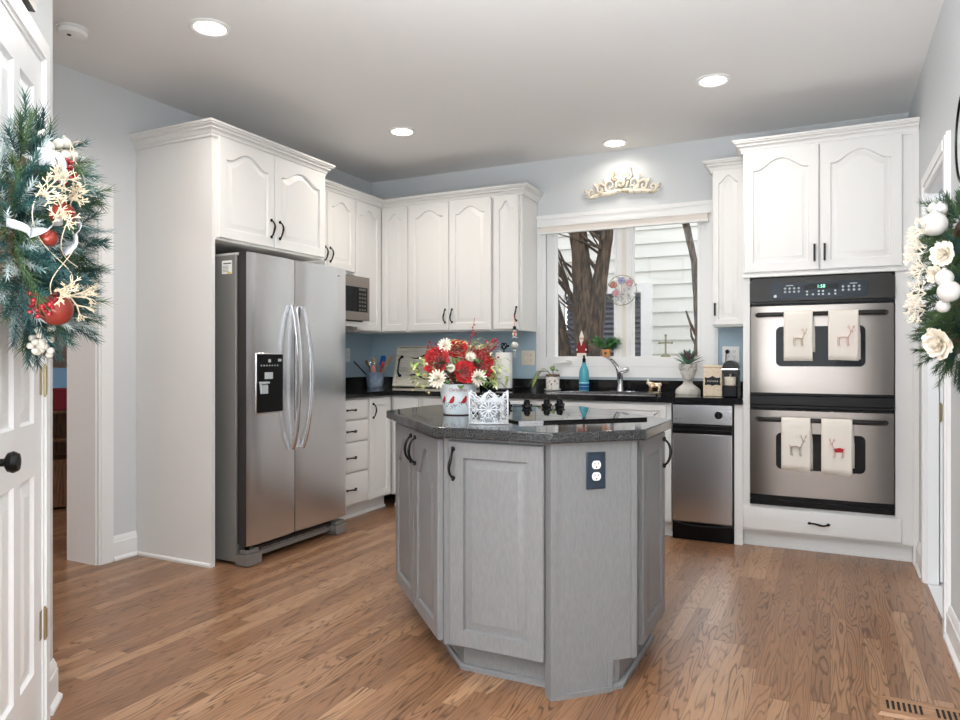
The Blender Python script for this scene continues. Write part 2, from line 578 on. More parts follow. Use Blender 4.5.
def slab_mb(w, h, t=0.02):
    o = lambda i, y: [(i, y, i), (w - i, y, i), (w - i, y, h - i), (i, y, h - i)]
    return MB().loft([o(0, 0), o(0, -t + 0.006), o(0.006, -t + 0.001), o(0.010, -t)])


def panel_door_mb(w, h, rects, t=0.035):
    """passage door: front at y=-t, raised rectangular panels"""
    mb = MB()
    xs = sorted({0, w} | {r[0] for r in rects} | {r[1] for r in rects})
    zs = sorted({0, h} | {r[2] for r in rects} | {r[3] for r in rects})
    for i in range(len(xs) - 1):
        for j in range(len(zs) - 1):
            a, b, c, d = xs[i], xs[i + 1], zs[j], zs[j + 1]
            q = lambda k, y: [(a + k, y, c + k), (b - k, y, c + k), (b - k, y, d - k), (a + k, y, d - k)]
            if any(r == (a, b, c, d) for r in rects):
                mb.loft([q(0, -t), q(0.008, -t + 0.010), q(0.018, -t + 0.010), q(0.05, -t + 0.003)], cap0=False)
            else:
                mb.add(q(0, -t), [(0, 1, 2, 3)])
    f = [(0, 0), (w, 0), (w, h), (0, h)]
    mb.loft([[(x, 0, z) for x, z in f], [(x, -t, z) for x, z in f]], cap1=False)
    return mb


def pull_mb(L=0.1, horizontal=False, out=0.032):
    """bow pull with flared feet; local: centred, stands out to -y"""
    mb = MB()
    n = 12; pts = []; rs = []
    for i in range(n + 1):
        u = -1 + 2 * i / n
        pts.append((0.004 * math.sin(PI * u), -0.006 - (out - 0.006) * (1 - u * u) ** 0.7, u * L / 2))
        rs.append(0.0042 + 0.0022 * (1 - abs(u)) + (0.002 if abs(u) > 0.9 else 0))
    mb.tube(pts, rs, 8)
    for s in (-1, 1):
        mb.lathe([(0.008, 0), (0.009, 0.004), (0.0055, 0.008)], (0, 0, s * L / 2), 10, 'y')
        mb.sphere((0, -0.007, s * (L / 2 + 0.005)), 0.0065, 8, 6)
    if horizontal: mb.xf(Matrix.Rotation(PI / 2, 4, 'Y'))
    return mb


def flat_pull_mb(L=0.1):
    mb = MB().box(-0.006, 0.006, -0.028, -0.02, -L / 2, L / 2)
    for s in (-1, 1): mb.box(-0.005, 0.005, -0.021, 0, s * L / 2 - 0.006 * (s + 1), s * L / 2 - 0.006 * (s - 1))
    return mb


def add_door(root, x0, x1, z0, z1, m, arch=0.0, pull=None, rail=0.055, kind='door', y=0.0, pk='bow', L=0.1):
    """door or drawer front on the local face plane y; pull=(x, z) centre"""
    w, h = x1 - x0, z1 - z0
    mb = door_mb(w, h, arch, rail) if kind == 'door' else slab_mb(w, h)
    mb.xf(Matrix.Translation((x0, y - 0.001, z0)))
    d = obj(kind, mb, m, root)
    if pull:
        hb = flat_pull_mb(L) if pk == 'flat' else pull_mb(L, kind == 'drawer')
        hb.xf(Matrix.Translation((pull[0], y - 0.0212, pull[1])))
        obj('handle', hb, M['black'], d, label='dark iron pull')
    return d


# ================================================================ THE ROOM
XL, XR, YB, ZC = -3.70, 0.45, 5.30, 2.74
CX, CY = -2.375, 1.525                                            # free corner of the diagonal closet wall

struct('floor', MB().box(-6.2, XR, -3.6, YB, -0.06, 0), M['floor'])
struct('floor_laundry', MB().box(XR, 2.2, 2.4, 5.3, -0.06, -0.002), M['tile'])
struct('ceiling', MB().box(-6.3, 2.3, -3.75, 5.45, ZC, ZC + 0.1), M['ceiling'])

# back wall with the sink window opening
WX0, WX1, WZ0, WZ1 = -2.03, -0.79, 1.10, 2.235
mb = MB()
mb.box(XL - 0.25, WX0, YB, YB + 0.14, 0, ZC).box(WX1, 2.2, YB, YB + 0.14, 0, ZC)
mb.box(WX0, WX1, YB, YB + 0.14, 0, WZ0).box(WX0, WX1, YB, YB + 0.14, WZ1, ZC)
struct('wall_back', mb, M['paint'], smooth=0)
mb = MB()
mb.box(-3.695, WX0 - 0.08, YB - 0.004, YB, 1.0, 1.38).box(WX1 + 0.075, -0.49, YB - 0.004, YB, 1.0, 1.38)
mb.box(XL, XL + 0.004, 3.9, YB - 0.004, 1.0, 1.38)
struct('wall_cast_band', mb, M['paint_blue_cast'], smooth=0)  # thin overlay on the walls, carries the painted blue light cast

# left wall with the doorway opening
mb = MB()
mb.box(XL - 0.25, XL, 2.628, YB, 0, ZC).box(XL - 0.25, XL, 1.55, 2.628, 2.06, ZC).box(XL - 0.25, XL, -0.4, 1.55, 0, ZC)
mb.box(XL - 0.25, XL, -2.75, -0.4, 0, 0.45).box(XL - 0.25, XL, -2.75, -0.4, 2.35, ZC).box(XL - 0.25, XL, -3.6, -2.75, 0, ZC)
struct('wall_left', mb, M['paint'], smooth=0)

# right wall with the laundry doorway
mb = MB()
mb.box(XR, XR + 0.048, 4.31, YB, 0, ZC).box(XR, XR + 0.048, 3.60, 4.31, 2.02, ZC).box(XR, XR + 0.048, -3.6, 3.60, 0, ZC)
struct('wall_right', mb, M['paint'], smooth=0)

# wall behind the camera with a wide window
mb = MB()
mb.box(-6.2, -3.35, -3.74, -3.6, 0, ZC).box(0.15, 2.2, -3.74, -3.6, 0, ZC).box(-3.35, 0.15, -3.74, -3.6, 0, 0.3).box(-3.35, 0.15, -3.74, -3.6, 2.4, ZC)
struct('wall_rear', mb, M['paint'], smooth=0)
mb = MB()
for x in (-3.35, -2.22, -1.08, 0.07): mb.box(x, x + 0.08, -3.70, -3.62, 0.3, 2.4)
mb.box(-3.35, 0.15, -3.70, -3.62, 0.3, 0.38).box(-3.35, 0.15, -3.70, -3.62, 2.32, 2.4)
w2 = struct('window_2', mb, M['trim'], smooth=0)
obj('pane', MB().box(-3.3, 0.1, -3.665, -3.66, 0.36, 2.34), M['pane'], w2, smooth=0)

# closet: diagonal wall and its side
d = 0.7071
far = (CX, CY); near_ = (CX + 1.1 * d, CY - 1.1 * d)
mb = MB().prism([far, near_, (near_[0] - 0.12 * d, near_[1] - 0.12 * d - 0.02), (far[0] - 0.12, far[1] - 0.02)], 0, ZC)
struct('wall_diagonal', mb, M['paint'], smooth=0)
struct('wall_closet', MB().box(XL, CX - 0.06, CY - 0.12, CY, 0, ZC), M['paint'], smooth=0)
struct('wall_closet_near', MB().box(XL, near_[0] - 0.12, near_[1] - 0.1, near_[1], 0, ZC), M['paint'], smooth=0)

# side room beyond the left doorway
mb = MB().box(-6.3, -6.2, -3.6, 5.4, 0, ZC).box(-6.2, -3.95, 4.6, 4.7, 0, ZC)
struct('wall_side_room', mb, M['taupe'], smooth=0)
# laundry beyond the right doorway
mb = MB().box(2.2, 2.3, 2.3, 5.45, 0, ZC).box(XR + 0.048, 2.2, 2.3, 2.4, 0, ZC)
struct('wall_laundry', mb, M['paint'], smooth=0)

# door casings
mb = MB()
for y0, y1, o in ((2.628, 2.72, 0.018), (2.64, 2.71, 0.024)):
    mb.box(XL, XL + o, y0, y1, 0, 2.06 + 0.09 - (0.012 if o > 0.02 else 0))
mb.box(XL, XL + 0.018, 1.55, 2.628, 2.06, 2.15).box(XL - 0.25, XL, 2.62, 2.6278, 0, 2.06)
struct('trim_1', mb, M['trim'], smooth=0)
mb = MB()
for y0, y1 in ((4.31, 4.40), (3.51, 3.60)):
    mb.box(XR - 0.016, XR, y0, y1, 0, 2.11).box(XR - 0.022, XR, y0 + 0.012, y1 - 0.03, 0, 2.098)
mb.box(XR - 0.016, XR, 3.60, 4.31, 2.02, 2.11).box(XR - 0.022, XR, 3.60, 4.31, 2.05, 2.098)
mb.box(XR, XR + 0.05, 4.302, 4.3098, 0, 2.02).box(XR, XR + 0.05, 3.6002, 3.608, 0, 2.02).box(XR, XR + 0.05, 3.608, 4.302, 2.012, 2.0198)
struct('trim_2', mb, M['trim'], smooth=0)
# laundry door folded open behind the wall, its edge shows
dr = struct('door_2', MB().box(XR + 0.056, XR + 0.096, 4.32, 5.02, 0.012, 2.01), M['trim'], smooth=0)
mb = MB().box(XR + 0.062, XR + 0.09, 4.317, 4.3205, 0.84, 0.93).lathe([(0.006, 0.835), (0.006, 0.935)], (XR + 0.056, 4.316, 0), 8)
obj('hinge', mb, M['brass'], dr, label='brass hinge leaf')

# closet door in the diagonal wall (local frame: x along the wall to the viewer's right)
RZD = R(135)
def diag(s, n=0.0):                                               # s: distance from the far corner towards the camera
    return (CX + s * d + n * d, CY - s * d + n * d)
px_, py_ = diag(0.20 + 0.53, 0.002)
dm = panel_door_mb(0.53, 2.09, [(0.09, 0.235, 0.2, 0.80), (0.295, 0.44, 0.2, 0.80), (0.09, 0.235, 0.96, 1.60), (0.295, 0.44, 0.96, 1.60), (0.09, 0.235, 1.70, 1.98), (0.295, 0.44, 1.70, 1.98)], 0.012)
d1 = struct('door_1', dm, M['trim'], smooth=0)
d1.location = (px_, py_, 0.008); d1.rotation_euler = (0, 0, RZD)
for z in (1.087, 0.322):
    mb = MB().lathe([(0.007, z - 0.045), (0.007, z + 0.045)], (0.532, -0.02, 0), 10).lathe([(0.004, z - 0.052), (0.004, z + 0.052)], (0.532, -0.02, 0), 8)
    mb.box(0.50, 0.532, -0.0135, -0.0125, z - 0.045, z + 0.045).box(0.532, 0.548, -0.0195, -0.0185, z - 0.045, z + 0.045)
    obj('hinge', mb, M['brass'], d1, label='brass butt hinge')
mb = MB().lathe([(0.026, 0), (0.026, 0.006), (0.01, 0.01), (0.01, 0.03), (0.024, 0.038), (0.028, 0.05), (0.022, 0.062), (0.006, 0.066)], (0.04, -0.012, 0.895), 16, 'y')
obj('knob', mb, M['black'], d1, label='dark bronze knob')
mb = MB()
for o0, o1, n in ((-0.005, 0.075, 0.017), (0.008, 0.05, 0.024)):
    for a, b in ((0.53 + o0, 0.53 + o1), (-o1, -o0)):
        mb.box(a, b, -n, 0.002, 0, 2.10 + o1)
    mb.box(-o0, 0.53 + o0, -n, 0.002, 2.10 + o0, 2.10 + o1)
t3 = struct('trim_3', mb, M['trim'], smooth=0)
t3.location = (px_, py_, 0); t3.rotation_euler = (0, 0, RZD)

# baseboards
bl = sweep(base_prof(0.15), [(XL, 2.878), (XL, 2.721)])
bl.xf(Matrix.Identity(4))
def base(name, path, h=0.14):
    struct(name, sweep(base_prof(h), path), M['trim'])
base('baseboard_left', [(XL, 2.721), (XL, 2.878)])
base('baseboard_right', [(XR, 3.509), (XR, -3.59)])
base('baseboard_right_far', [(XR, 4.66), (XR, 4.401)])
a_ = diag(0.12); b_ = diag(0.0)
base('baseboard_diagonal', [a_, b_, (b_[0] - 0.9, b_[1])])


# ================================================================ OUTSIDE THE SINK WINDOW
struct('ground', MB().box(-14, 12, 5.5, 20, -0.75, -0.6), M['ground'])
hs = thing('neighbouring_house', 'cream lap sided house wall seen through the sink window', 'house', (-2, 8.5, -0.6))
mb = MB()
k = 0; z = -0.6
while z < 5.2:
    z1 = z + 0.165
    segs = [(-9, 6)] if (z1 < 0.55 or z > 1.97) else [(-9, -3.08), (-1.97, 6)]
    for x0, x1 in segs:
        mb.loft([[(x0, 8.5, z), (x0, 8.525, z1 + 0.012), (x0, 8.7, z1 + 0.012), (x0, 8.7, z)], [(x1, 8.5, z), (x1, 8.525, z1 + 0.012), (x1, 8.7, z1 + 0.012), (x1, 8.7, z)]])
    z = z1
obj('siding', mb, M['siding'], hs, smooth=0, world_space=True)
mb = MB().box(-3.1, -1.9, 8.46, 8.53, 1.96, 2.06).box(-3.1, -3.0, 8.46, 8.53, 0.5, 1.96).box(-2.03, -1.9, 8.46, 8.53, 0.5, 1.96).box(-3.1, -1.9, 8.44, 8.53, 0.45, 0.53)
wf = obj('window_frame', mb, M['trim'], hs, smooth=0, world_space=True)
mb = MB()
z = 0.55
while z < 1.94:
    mb.loft([[(x, 8.56, z), (x, 8.60, z + 0.05), (x, 8.605, z + 0.046), (x, 8.565, z - 0.004)] for x in (-3.0, -2.03)])
    z += 0.062
mb.box(-2.33, -2.31, 8.53, 8.55, 0.53, 1.96).box(-3.0, -2.03, 8.61, 8.62, 0.53, 1.96)
obj('louvre', mb, M['blind_d'], hs, smooth=0, world_space=True, label='dark slatted shutter')


def tree(label, limbs, seed, twigs=0):
    base_ = limbs[0][0]
    t = thing('tree', label, 'tree', (base_[0][0], base_[0][1], -0.6), 0)
    r_ = random.Random(seed)
    for nm, (pts, rs) in zip(['trunk'] + ['branch'] * 9, limbs):
        P2, R2 = [], []
        for i in range(len(pts) - 1):
            for k in range(6):
                u = k / 6
                p = Vector(pts[i]).lerp(Vector(pts[i + 1]), u)
                j = 0.06 * rs[i]
                P2.append(p + Vector((r_.uniform(-j, j), r_.uniform(-j, j), 0))); R2.append((rs[i] * (1 - u) + rs[i + 1] * u) * r_.uniform(0.95, 1.05))
        P2.append(Vector(pts[-1])); R2.append(rs[-1])
        obj(nm, MB().tube(P2, R2, 14), M['bark'], t, smooth=180, world_space=True)
    if twigs:
        mb = MB()
        for i in range(twigs):
            pts, rs = limbs[r_.randrange(len(limbs))]
            a = r_.random()
            i0 = min(int(a * (len(pts) - 1)), len(pts) - 2)
            p = Vector(pts[i0]).lerp(Vector(pts[i0 + 1]), a * (len(pts) - 1) - i0)
            if p.z < 0.9: continue
            dr_ = Vector((-1 * r_.uniform(0.5, 1), r_.uniform(-0.6, 0.6), r_.uniform(0.3, 1.1))).normalized()
            q = [p]
            for k in range(6):
                dr_ = (dr_ + Vector((r_.uniform(-.3, .3), r_.uniform(-.3, .3), r_.uniform(-.1, .3)))).normalized()
                q.append(q[-1] + dr_ * r_.uniform(0.1, 0.2))
            r0 = r_.uniform(0.008, 0.02)
            mb.tube(q, [r0 * (1 - 0.13 * k) for k in range(7)], 5)
        obj('twigs', mb, M['bark'], t, world_space=True)
    return t


tree('big forked dark tree trunk just outside the left window sash',
     [([(-2.2, 7.0, -0.6), (-2.22, 7.0, 0.8), (-2.235, 7.0, 1.3), (-2.27, 7.0, 1.8), (-2.32, 7, 2.4), (-2.4, 7, 3.4), (-2.5, 7, 5)], [0.17, 0.14, 0.13, 0.108, 0.09, 0.08, 0.06]),
      ([(-2.2, 7.0, 1.0), (-2.15, 7.02, 1.5), (-2.11, 7.03, 1.9), (-2.05, 7.05, 2.35), (-2.02, 7.1, 2.7), (-1.95, 7.2, 4.2)], [0.09, 0.092, 0.078, 0.064, 0.055, 0.04]),
      ([(-2.2, 7.0, 1.45), (-2.42, 6.98, 1.85), (-2.62, 6.95, 2.35), (-2.9, 6.9, 2.9)], [0.03, 0.024, 0.018, 0.012]),
      ([(-2.3, 7.0, 0.9), (-2.46, 6.95, 1.35), (-2.58, 6.9, 1.75), (-2.66, 6.9, 2.6)], [0.035, 0.026, 0.02, 0.012]),
      ([(-2.3, 7.0, 1.1), (-2.5, 6.97, 1.3), (-2.8, 6.95, 1.7)], [0.022, 0.016, 0.01]),
      ([(-2.06, 7.05, 2.15), (-1.98, 7.0, 2.35), (-1.95, 7.0, 2.9)], [0.03, 0.02, 0.012])], 3, 70)
tree('thin leaning dark trunk at the left edge of the sink window',
     [([(-2.3, 6.9, -0.6), (-2.42, 6.95, 0.9), (-2.5, 7, 1.3), (-2.62, 7, 1.9), (-2.8, 7, 2.8)], [0.1, 0.09, 0.085, 0.055, 0.03])], 9, 8)
tree('slender dark sapling before the siding in the right window sash',
     [([(-0.72, 6.7, -0.6), (-0.98, 6.7, 0.2), (-1.12, 6.7, 1.0), (-1.085, 6.7, 1.35), (-1.1, 6.7, 1.75), (-1.115, 6.7, 2.05), (-1.19, 6.7, 2.4), (-1.3, 6.7, 3.0)], [0.03, 0.03, 0.022, 0.026, 0.028, 0.03, 0.034, 0.03]),
      ([(-1.09, 6.7, 1.35), (-1.15, 6.7, 1.48), (-1.19, 6.7, 1.6)], [0.016, 0.012, 0.008]),
      ([(-1.1, 6.7, 1.28), (-1.14, 6.7, 1.36), (-1.15, 6.7, 1.44)], [0.012, 0.01, 0.006])], 5, 0)

# ================================================================ SINK WINDOW
mb = MB()
mb.box(-2.105, -2.025, 5.282, YB, 1.02, 2.29).box(-0.795, -0.715, 5.282, YB, 1.02, 2.29)
mb.box(-2.025, -0.795, 5.282, YB, 2.215, 2.29).box(-2.105, -0.715, 5.274, YB, 2.265, 2.295).box(-2.025, -0.795, 5.286, YB, 1.02, 1.098)
mb.box(-2.09, -2.06, 5.276, 5.283, 1.02, 2.264).box(-0.76, -0.73, 5.276, 5.283, 1.02, 2.264)
w1 = struct('window_1', mb, M['trim'], bevel=0)
mb = MB()
for x0, x1, gx0, gx1 in ((-2.025, -1.415, -1.955, -1.48), (-1.385, -0.795, -1.335, -0.862)):
    mb.box(x0, gx0, 5.31, 5.38, 1.10, 2.23).box(gx1, x1, 5.31, 5.38, 1.10, 2.23).box(gx0, gx1, 5.31, 5.38, 1.10, 1.178).box(gx0, gx1, 5.31, 5.38, 2.165, 2.23)
    mb.box(gx0 - 0.02, gx0 - 0.008, 5.302, 5.31, 1.178, 2.2).box(gx1 + 0.008, gx1 + 0.02, 5.302, 5.31, 1.178, 2.2)
mb.box(-2.025, -0.795, 5.288, 5.31, 1.10, 1.172)
obj('sash', mb, M['trim'], w1, smooth=0)
obj('mullion', MB().box(-1.415, -1.385, 5.306, 5.385, 1.172, 2.23), mat('raw pine strip', (228, 222, 212), 0.6), w1, label='tan wood strip between the sashes', smooth=0)
for gx0, gx1 in ((-1.955, -1.48), (-1.335, -0.862)):
    obj('pane', MB().box(gx0, gx1, 5.345, 5.349, 1.178, 2.165), M['pane'], w1, smooth=0)
for x in (-1.86, -0.96):
    mb = MB().box(x - 0.05, x + 0.05, 5.27, 5.288, 1.125, 1.14).tube([(x + 0.01, 5.28, 1.14), (x + 0.02, 5.262, 1.15), (x + 0.05, 5.258, 1.145)], 0.005, 6)
    obj('crank', mb, M['white'], w1)
mb = MB().box(-2.03, -0.79, 5.262, 5.29, 1.0, 1.02)
struct('trim_4', mb, mat('grey blue sill strip', (168, 178, 186), 0.4), smooth=0)

bl = thing('roller_blind', 'white cellular blind drawn up at the top of the sink window', 'blind', (-1.415, 5.27, 2.14))
obj('headrail', MB().box(-0.66, 0.655, -0.04, 0.002, 0.055, 0.07), M['white'], bl)
mb = MB()
for k in range(5): mb.box(-0.64, 0.635, -0.034 + 0.002 * (k % 2), -0.004, 0.012 + k * 0.0085, 0.0205 + k * 0.0085)
obj('folded_fabric', mb, M['fabric_w'], bl)
obj('bottom_rail', MB().box(-0.645, 0.64, -0.037, -0.002, 0, 0.012), M['white'], bl)

# ================================================================ CEILING
cl = None
for i, (x, y, lab) in enumerate(((-2.646, 2.462, 'glowing recessed ceiling light nearest the smoke detector'), (-2.664, 4.179, 'glowing recessed ceiling light out from the corner wall cabinets'),
                                 (-0.595, 4.191, 'glowing recessed ceiling light in front of the oven cabinet'), (-1.413, 5.09, 'glowing recessed ceiling light right above the sink window ornament'))):
    if cl is None:
        cl = thing('recessed_light', lab, 'ceiling light', (x, y, ZC), 0, 'recessed ceiling lights')
        obj('trim_ring', MB().lathe([(0.072, -0.002), (0.095, -0.001), (0.097, -0.006), (0.085, -0.012), (0.072, -0.008), (0.072, -0.002)], n=32), M['white'], cl)
        obj('lens', MB().lathe([(0.0, -0.003), (0.071, -0.003), (0.071, -0.006), (0.0, -0.006)], n=32), M['lamp'], cl)
    else:
        copy_thing(cl, (x, y, ZC), label=lab)
    l = bpy.data.lights.new('recessed_lamp', 'AREA'); l.shape = 'DISK'; l.size = 0.13; l.energy = 1.3 if y > 5 else (5 if x > -1 else LAMP_W); l.color = (1.0, 0.92, 0.82); l.spread = R(150)
    lo = bpy.data.objects.new('recessed_lamp', l); COL.objects.link(lo); lo.location = (x, y, ZC - 0.014)
sd = thing('smoke_detector', 'round white smoke detector on the ceiling at upper left', 'smoke detector', (-3.245, 2.18, ZC))
obj('base', MB().lathe([(0.0, -0.001), (0.068, -0.001), (0.068, -0.012), (0.0, -0.012)], n=28), M['white'], sd)
obj('housing', MB().lathe([(0.0, -0.0125), (0.062, -0.0125), (0.062, -0.016), (0.066, -0.018), (0.06, -0.034), (0.035, -0.04), (0.0, -0.04)], n=28), M['white'], sd)
obj('indicator', MB().lathe([(0.0, -0.0401), (0.01, -0.0401), (0.009, -0.043), (0, -0.043)], (0.005, -0.02, 0), 10), M['dark'], sd)

# ================================================================ CABINETS
CAB = 'white raised panel kitchen cabinets'
# --- tall fridge surround
FX = -3.085
fc = thing('fridge_cabinet', 'tall white cabinet with side panel and two arched doors around the refrigerator', 'cabinet', (FX, 2.88, 0), PI / 2, CAB)
mb = MB().box(0, 0.02, 0, 0.612, 0, 2.43).box(0, 0.024, -0.002, -0.0002, 0, 2.43).box(0.99, 1.006, 0, 0.612, 0, 1.829)
obj('side_panel', mb, M['cab'], fc, smooth=0)
obj('carcass', MB().box(0.021, 0.975, 0.0, 0.612, 1.83, 2.43).box(0.975, 1.006, 0.3, 0.612, 1.83, 1.9), M['cab'], fc, smooth=0)
add_door(fc, 0.035, 0.478, 1.842, 2.405, M['cab'], 0.06, (0.445, 1.955))
add_door(fc, 0.484, 0.966, 1.842, 2.405, M['cab'], 0.06, (0.52, 1.955))
obj('crown_moulding', sweep(crown(2.40), [(XL + 0.001, 2.88), (FX + 0.001, 2.88), (FX + 0.001, 3.856), (-3.36, 3.856)]), M['cab'], fc, world_space=True)
obj('base_shoe', sweep(SHOE, [(XL + 0.02, 2.88), (FX, 2.88)]), M['cab'], fc, world_space=True)

# --- wall cabinets of the left wall (face x = -3.37)
UX, UY = -3.385, 4.985
mc = thing('wall_cabinet', 'short white wall cabinet with two arched doors above the microwave', 'cabinet', (UX, 3.89, 1.42), PI / 2, CAB)
mb = MB().box(0, 0.715, 0, 0.31, 0.41, 1.01).box(0, 0.015, 0, 0.31, 0, 0.41).box(0.70, 0.715, 0, 0.31, 0, 0.41)
obj('carcass', mb, M['cab'], mc, smooth=0)
obj('shelf', MB().box(0.0, 0.69, -0.14, 0.30, 0.0, 0.02).box(0, 0.69, -0.15, -0.139, -0.015, 0.022), M['cab'], mc, smooth=0)
add_door(mc, 0.012, 0.352, 0.42, 0.995, M['cab'], 0.05, (0.325, 0.52))
add_door(mc, 0.358, 0.704, 0.42, 0.995, M['cab'], 0.05, (0.388, 0.52))
c2 = thing('wall_cabinet', 'narrow white wall cabinet right of the microwave, on the left wall in the corner', 'cabinet', (UX, 4.607, 1.375), PI / 2, CAB)
obj('carcass', MB().box(0, 0.69, 0, 0.31, 0, 1.055), M['cab'], c2, smooth=0)
add_door(c2, 0.006, 0.345, 0.01, 1.04, M['cab'], 0.05)
# --- wall cabinets of the back wall (face y = 4.985)
c3 = thing('wall_cabinet', 'narrow white back wall cabinet beside the corner with one arched door', 'cabinet', (UX + 0.004, UY, 1.375), 0, CAB)
obj('carcass', MB().box(0.004, 0.275, 0, 0.312, 0, 1.055), M['cab'], c3, smooth=0)
add_door(c3, 0.012, 0.262, 0.01, 1.04, M['cab'], 0.05)
c4 = thing('wall_cabinet', 'wide white back wall cabinet with two arched doors above the paper towels', 'cabinet', (-3.103, UY, 1.375), 0, CAB)
obj('carcass', MB().box(0, 0.755, 0, 0.312, 0, 1.055), M['cab'], c4, smooth=0)
add_door(c4, 0.006, 0.374, 0.01, 1.04, M['cab'], 0.055, (0.345, 0.125))
add_door(c4, 0.38, 0.75, 0.01, 1.04, M['cab'], 0.055, (0.408, 0.125))
c5 = thing('wall_cabinet', 'slim white wall cabinet left of the sink window with an ornament on its pull', 'cabinet', (-2.344, UY, 1.375), 0, CAB)
obj('carcass', MB().box(0, 0.244, 0, 0.312, 0, 1.055), M['cab'], c5, smooth=0)
add_door(c5, 0.012, 0.222, 0.01, 1.04, M['cab'], 0.06, (0.205, 0.125), 0.045)
struct('trim_5', sweep(crown(2.405), [(UX + 0.001, 3.96), (UX + 0.001, UY - 0.001), (-2.099, UY - 0.001), (-2.099, YB - 0.002)]), M['cab'])
# --- right of the window
c6 = thing('wall_cabinet', 'slim white wall cabinet right of the sink window beside the oven tower', 'cabinet', (-0.712, UY, 1.375), 0, CAB)
obj('carcass', MB().box(0, 0.222, 0, 0.312, 0, 1.06), M['cab'], c6, smooth=0)
add_door(c6, 0.004, 0.204, 0.01, 1.045, M['cab'], 0.045, (0.022, 0.115), 0.038, pk='flat', L=0.085)
obj('crown_moulding', sweep(crown(2.41), [(-0.713, YB - 0.002), (-0.713, UY - 0.001), (-0.492, UY - 0.001)]), M['cab'], c6, world_space=True)

# --- oven tower (face y = 4.68)
TY = 4.68
ot = thing('oven_cabinet', 'tall white cabinet housing the double wall oven', 'cabinet', (-0.485, TY, 0), 0, CAB)
mb = MB().box(0, 0.04, 0, 0.61, 0.1, 2.45).box(0.818, 0.905, 0, 0.61, 0.1, 2.45).box(0.04, 0.818, 0, 0.61, 0.10, 0.268).box(0.04, 0.818, 0, 0.61, 1.66, 2.45).box(0.04, 0.818, 0.56, 0.61, 0.268, 1.66)
mb.box(0.905, 0.934, -0.012, 0.61, 0, 2.45).box(0.0, 0.905, 0.06, 0.61, 0, 0.1)
obj('carcass', mb, M['cab'], ot, smooth=0)
add_door(ot, 0.006, 0.425, 1.69, 2.435, M['cab'], 0.065, (0.402, 1.79), pk='flat', L=0.1)
add_door(ot, 0.432, 0.852, 1.69, 2.435, M['cab'], 0.065, (0.456, 1.79), pk='flat', L=0.1)
obj('ledge', MB().box(0.0, 0.875, -0.028, -0.001, 1.658, 1.678), M['cab'], ot, bevel=0.004)
add_door(ot, 0.0, 0.85, 0.112, 0.252, M['cab'], 0, (0.425, 0.182), kind='drawer', L=0.1)
obj('crown_moulding', sweep(crown(2.43), [(-0.486, UY - 0.062), (-0.486, TY - 0.001), (0.448, TY - 0.001)]), M['cab'], ot, world_space=True)
obj('filler', MB().box(-0.052, -0.002, 0.005, 0.5, 0, 0.874), M['cab'], ot, smooth=0)
obj('base_shoe', sweep(SHOE, [(-0.53, TY + 0.06), (0.42, TY + 0.06)]), M['cab'], ot, world_space=True)

# --- base cabinets
BX, BY = -3.09, 4.685
b1 = thing('base_cabinet', 'white base cabinet with four drawers beside the refrigerator', 'cabinet', (BX, 3.9, 0), PI / 2, CAB)
obj('carcass', MB().box(0, 0.463, 0, 0.59, 0.1, 0.874).box(0, 0.463, 0.06, 0.59, 0, 0.1), M['cab'], b1, smooth=0)
for z0, z1 in ((0.722, 0.862), (0.566, 0.712), (0.345, 0.556), (0.112, 0.335)):
    add_door(b1, 0.03, 0.452, z0, z1, M['cab'], 0, (0.241, (z0 + z1) / 2 + 0.0), kind='drawer')
obj('base_shoe', sweep(SHOE, [(BX - 0.06, 3.9), (BX - 0.06, 4.36)]), M['cab'], b1, world_space=True)
b2 = thing('base_cabinet', 'white base cabinet with one tall door right of the drawers on the left wall', 'cabinet', (BX, 4.366, 0), PI / 2, CAB)
obj('carcass', MB().box(0, 0.312, 0, 0.59, 0.1, 0.874).box(0, 0.312, 0.06, 0.59, 0, 0.1), M['cab'], b2, smooth=0)
add_door(b2, 0.012, 0.285, 0.112, 0.862, M['cab'], 0, (0.045, 0.77), 0.05)
obj('base_shoe', sweep(SHOE, [(BX - 0.06, 4.366), (BX - 0.06, 4.675)]), M['cab'], b2, world_space=True)
for x0, x1, lab, nd in ((BX + 0.004, -2.80, 'white back wall base cabinet in the corner behind the island', 1), (-2.797, -1.90, 'white base cabinet below the paper towel roll', 2), (-1.897, -0.925, 'white sink base cabinet under the window', 2)):
    b = thing('base_cabinet', lab, 'cabinet', (x0, BY, 0), 0, CAB)
    w = x1 - x0
    obj('carcass', MB().box(0, w, 0, 0.61, 0.1, 0.70 if 'sink' in lab else 0.874).box(0, w, 0.06, 0.61, 0, 0.1), M['cab'], b, smooth=0)
    if 'sink' in lab: obj('apron', MB().box(0, w, 0, 0.02, 0.7, 0.874), M['cab'], b, smooth=0)
    dw = (w - 0.06) / nd
    for k in range(nd):
        x = 0.03 + k * dw
        add_door(b, x + 0.003, x + dw - 0.003, 0.72, 0.862, M['cab'], 0, None, kind='drawer') if 'sink' not in lab else None
        add_door(b, x + 0.003, x + dw - 0.003, 0.112, 0.712, M['cab'], 0.0, (x + (dw - 0.04 if k == 0 else 0.04), 0.64), 0.05)
    if 'sink' in lab:
        add_door(b, 0.03, w - 0.03, 0.72, 0.862, M['cab'], 0, None, 0.04)
    obj('base_shoe', sweep(SHOE, [(x0, BY + 0.06), (x1, BY + 0.06)]), M['cab'], b, world_space=True)

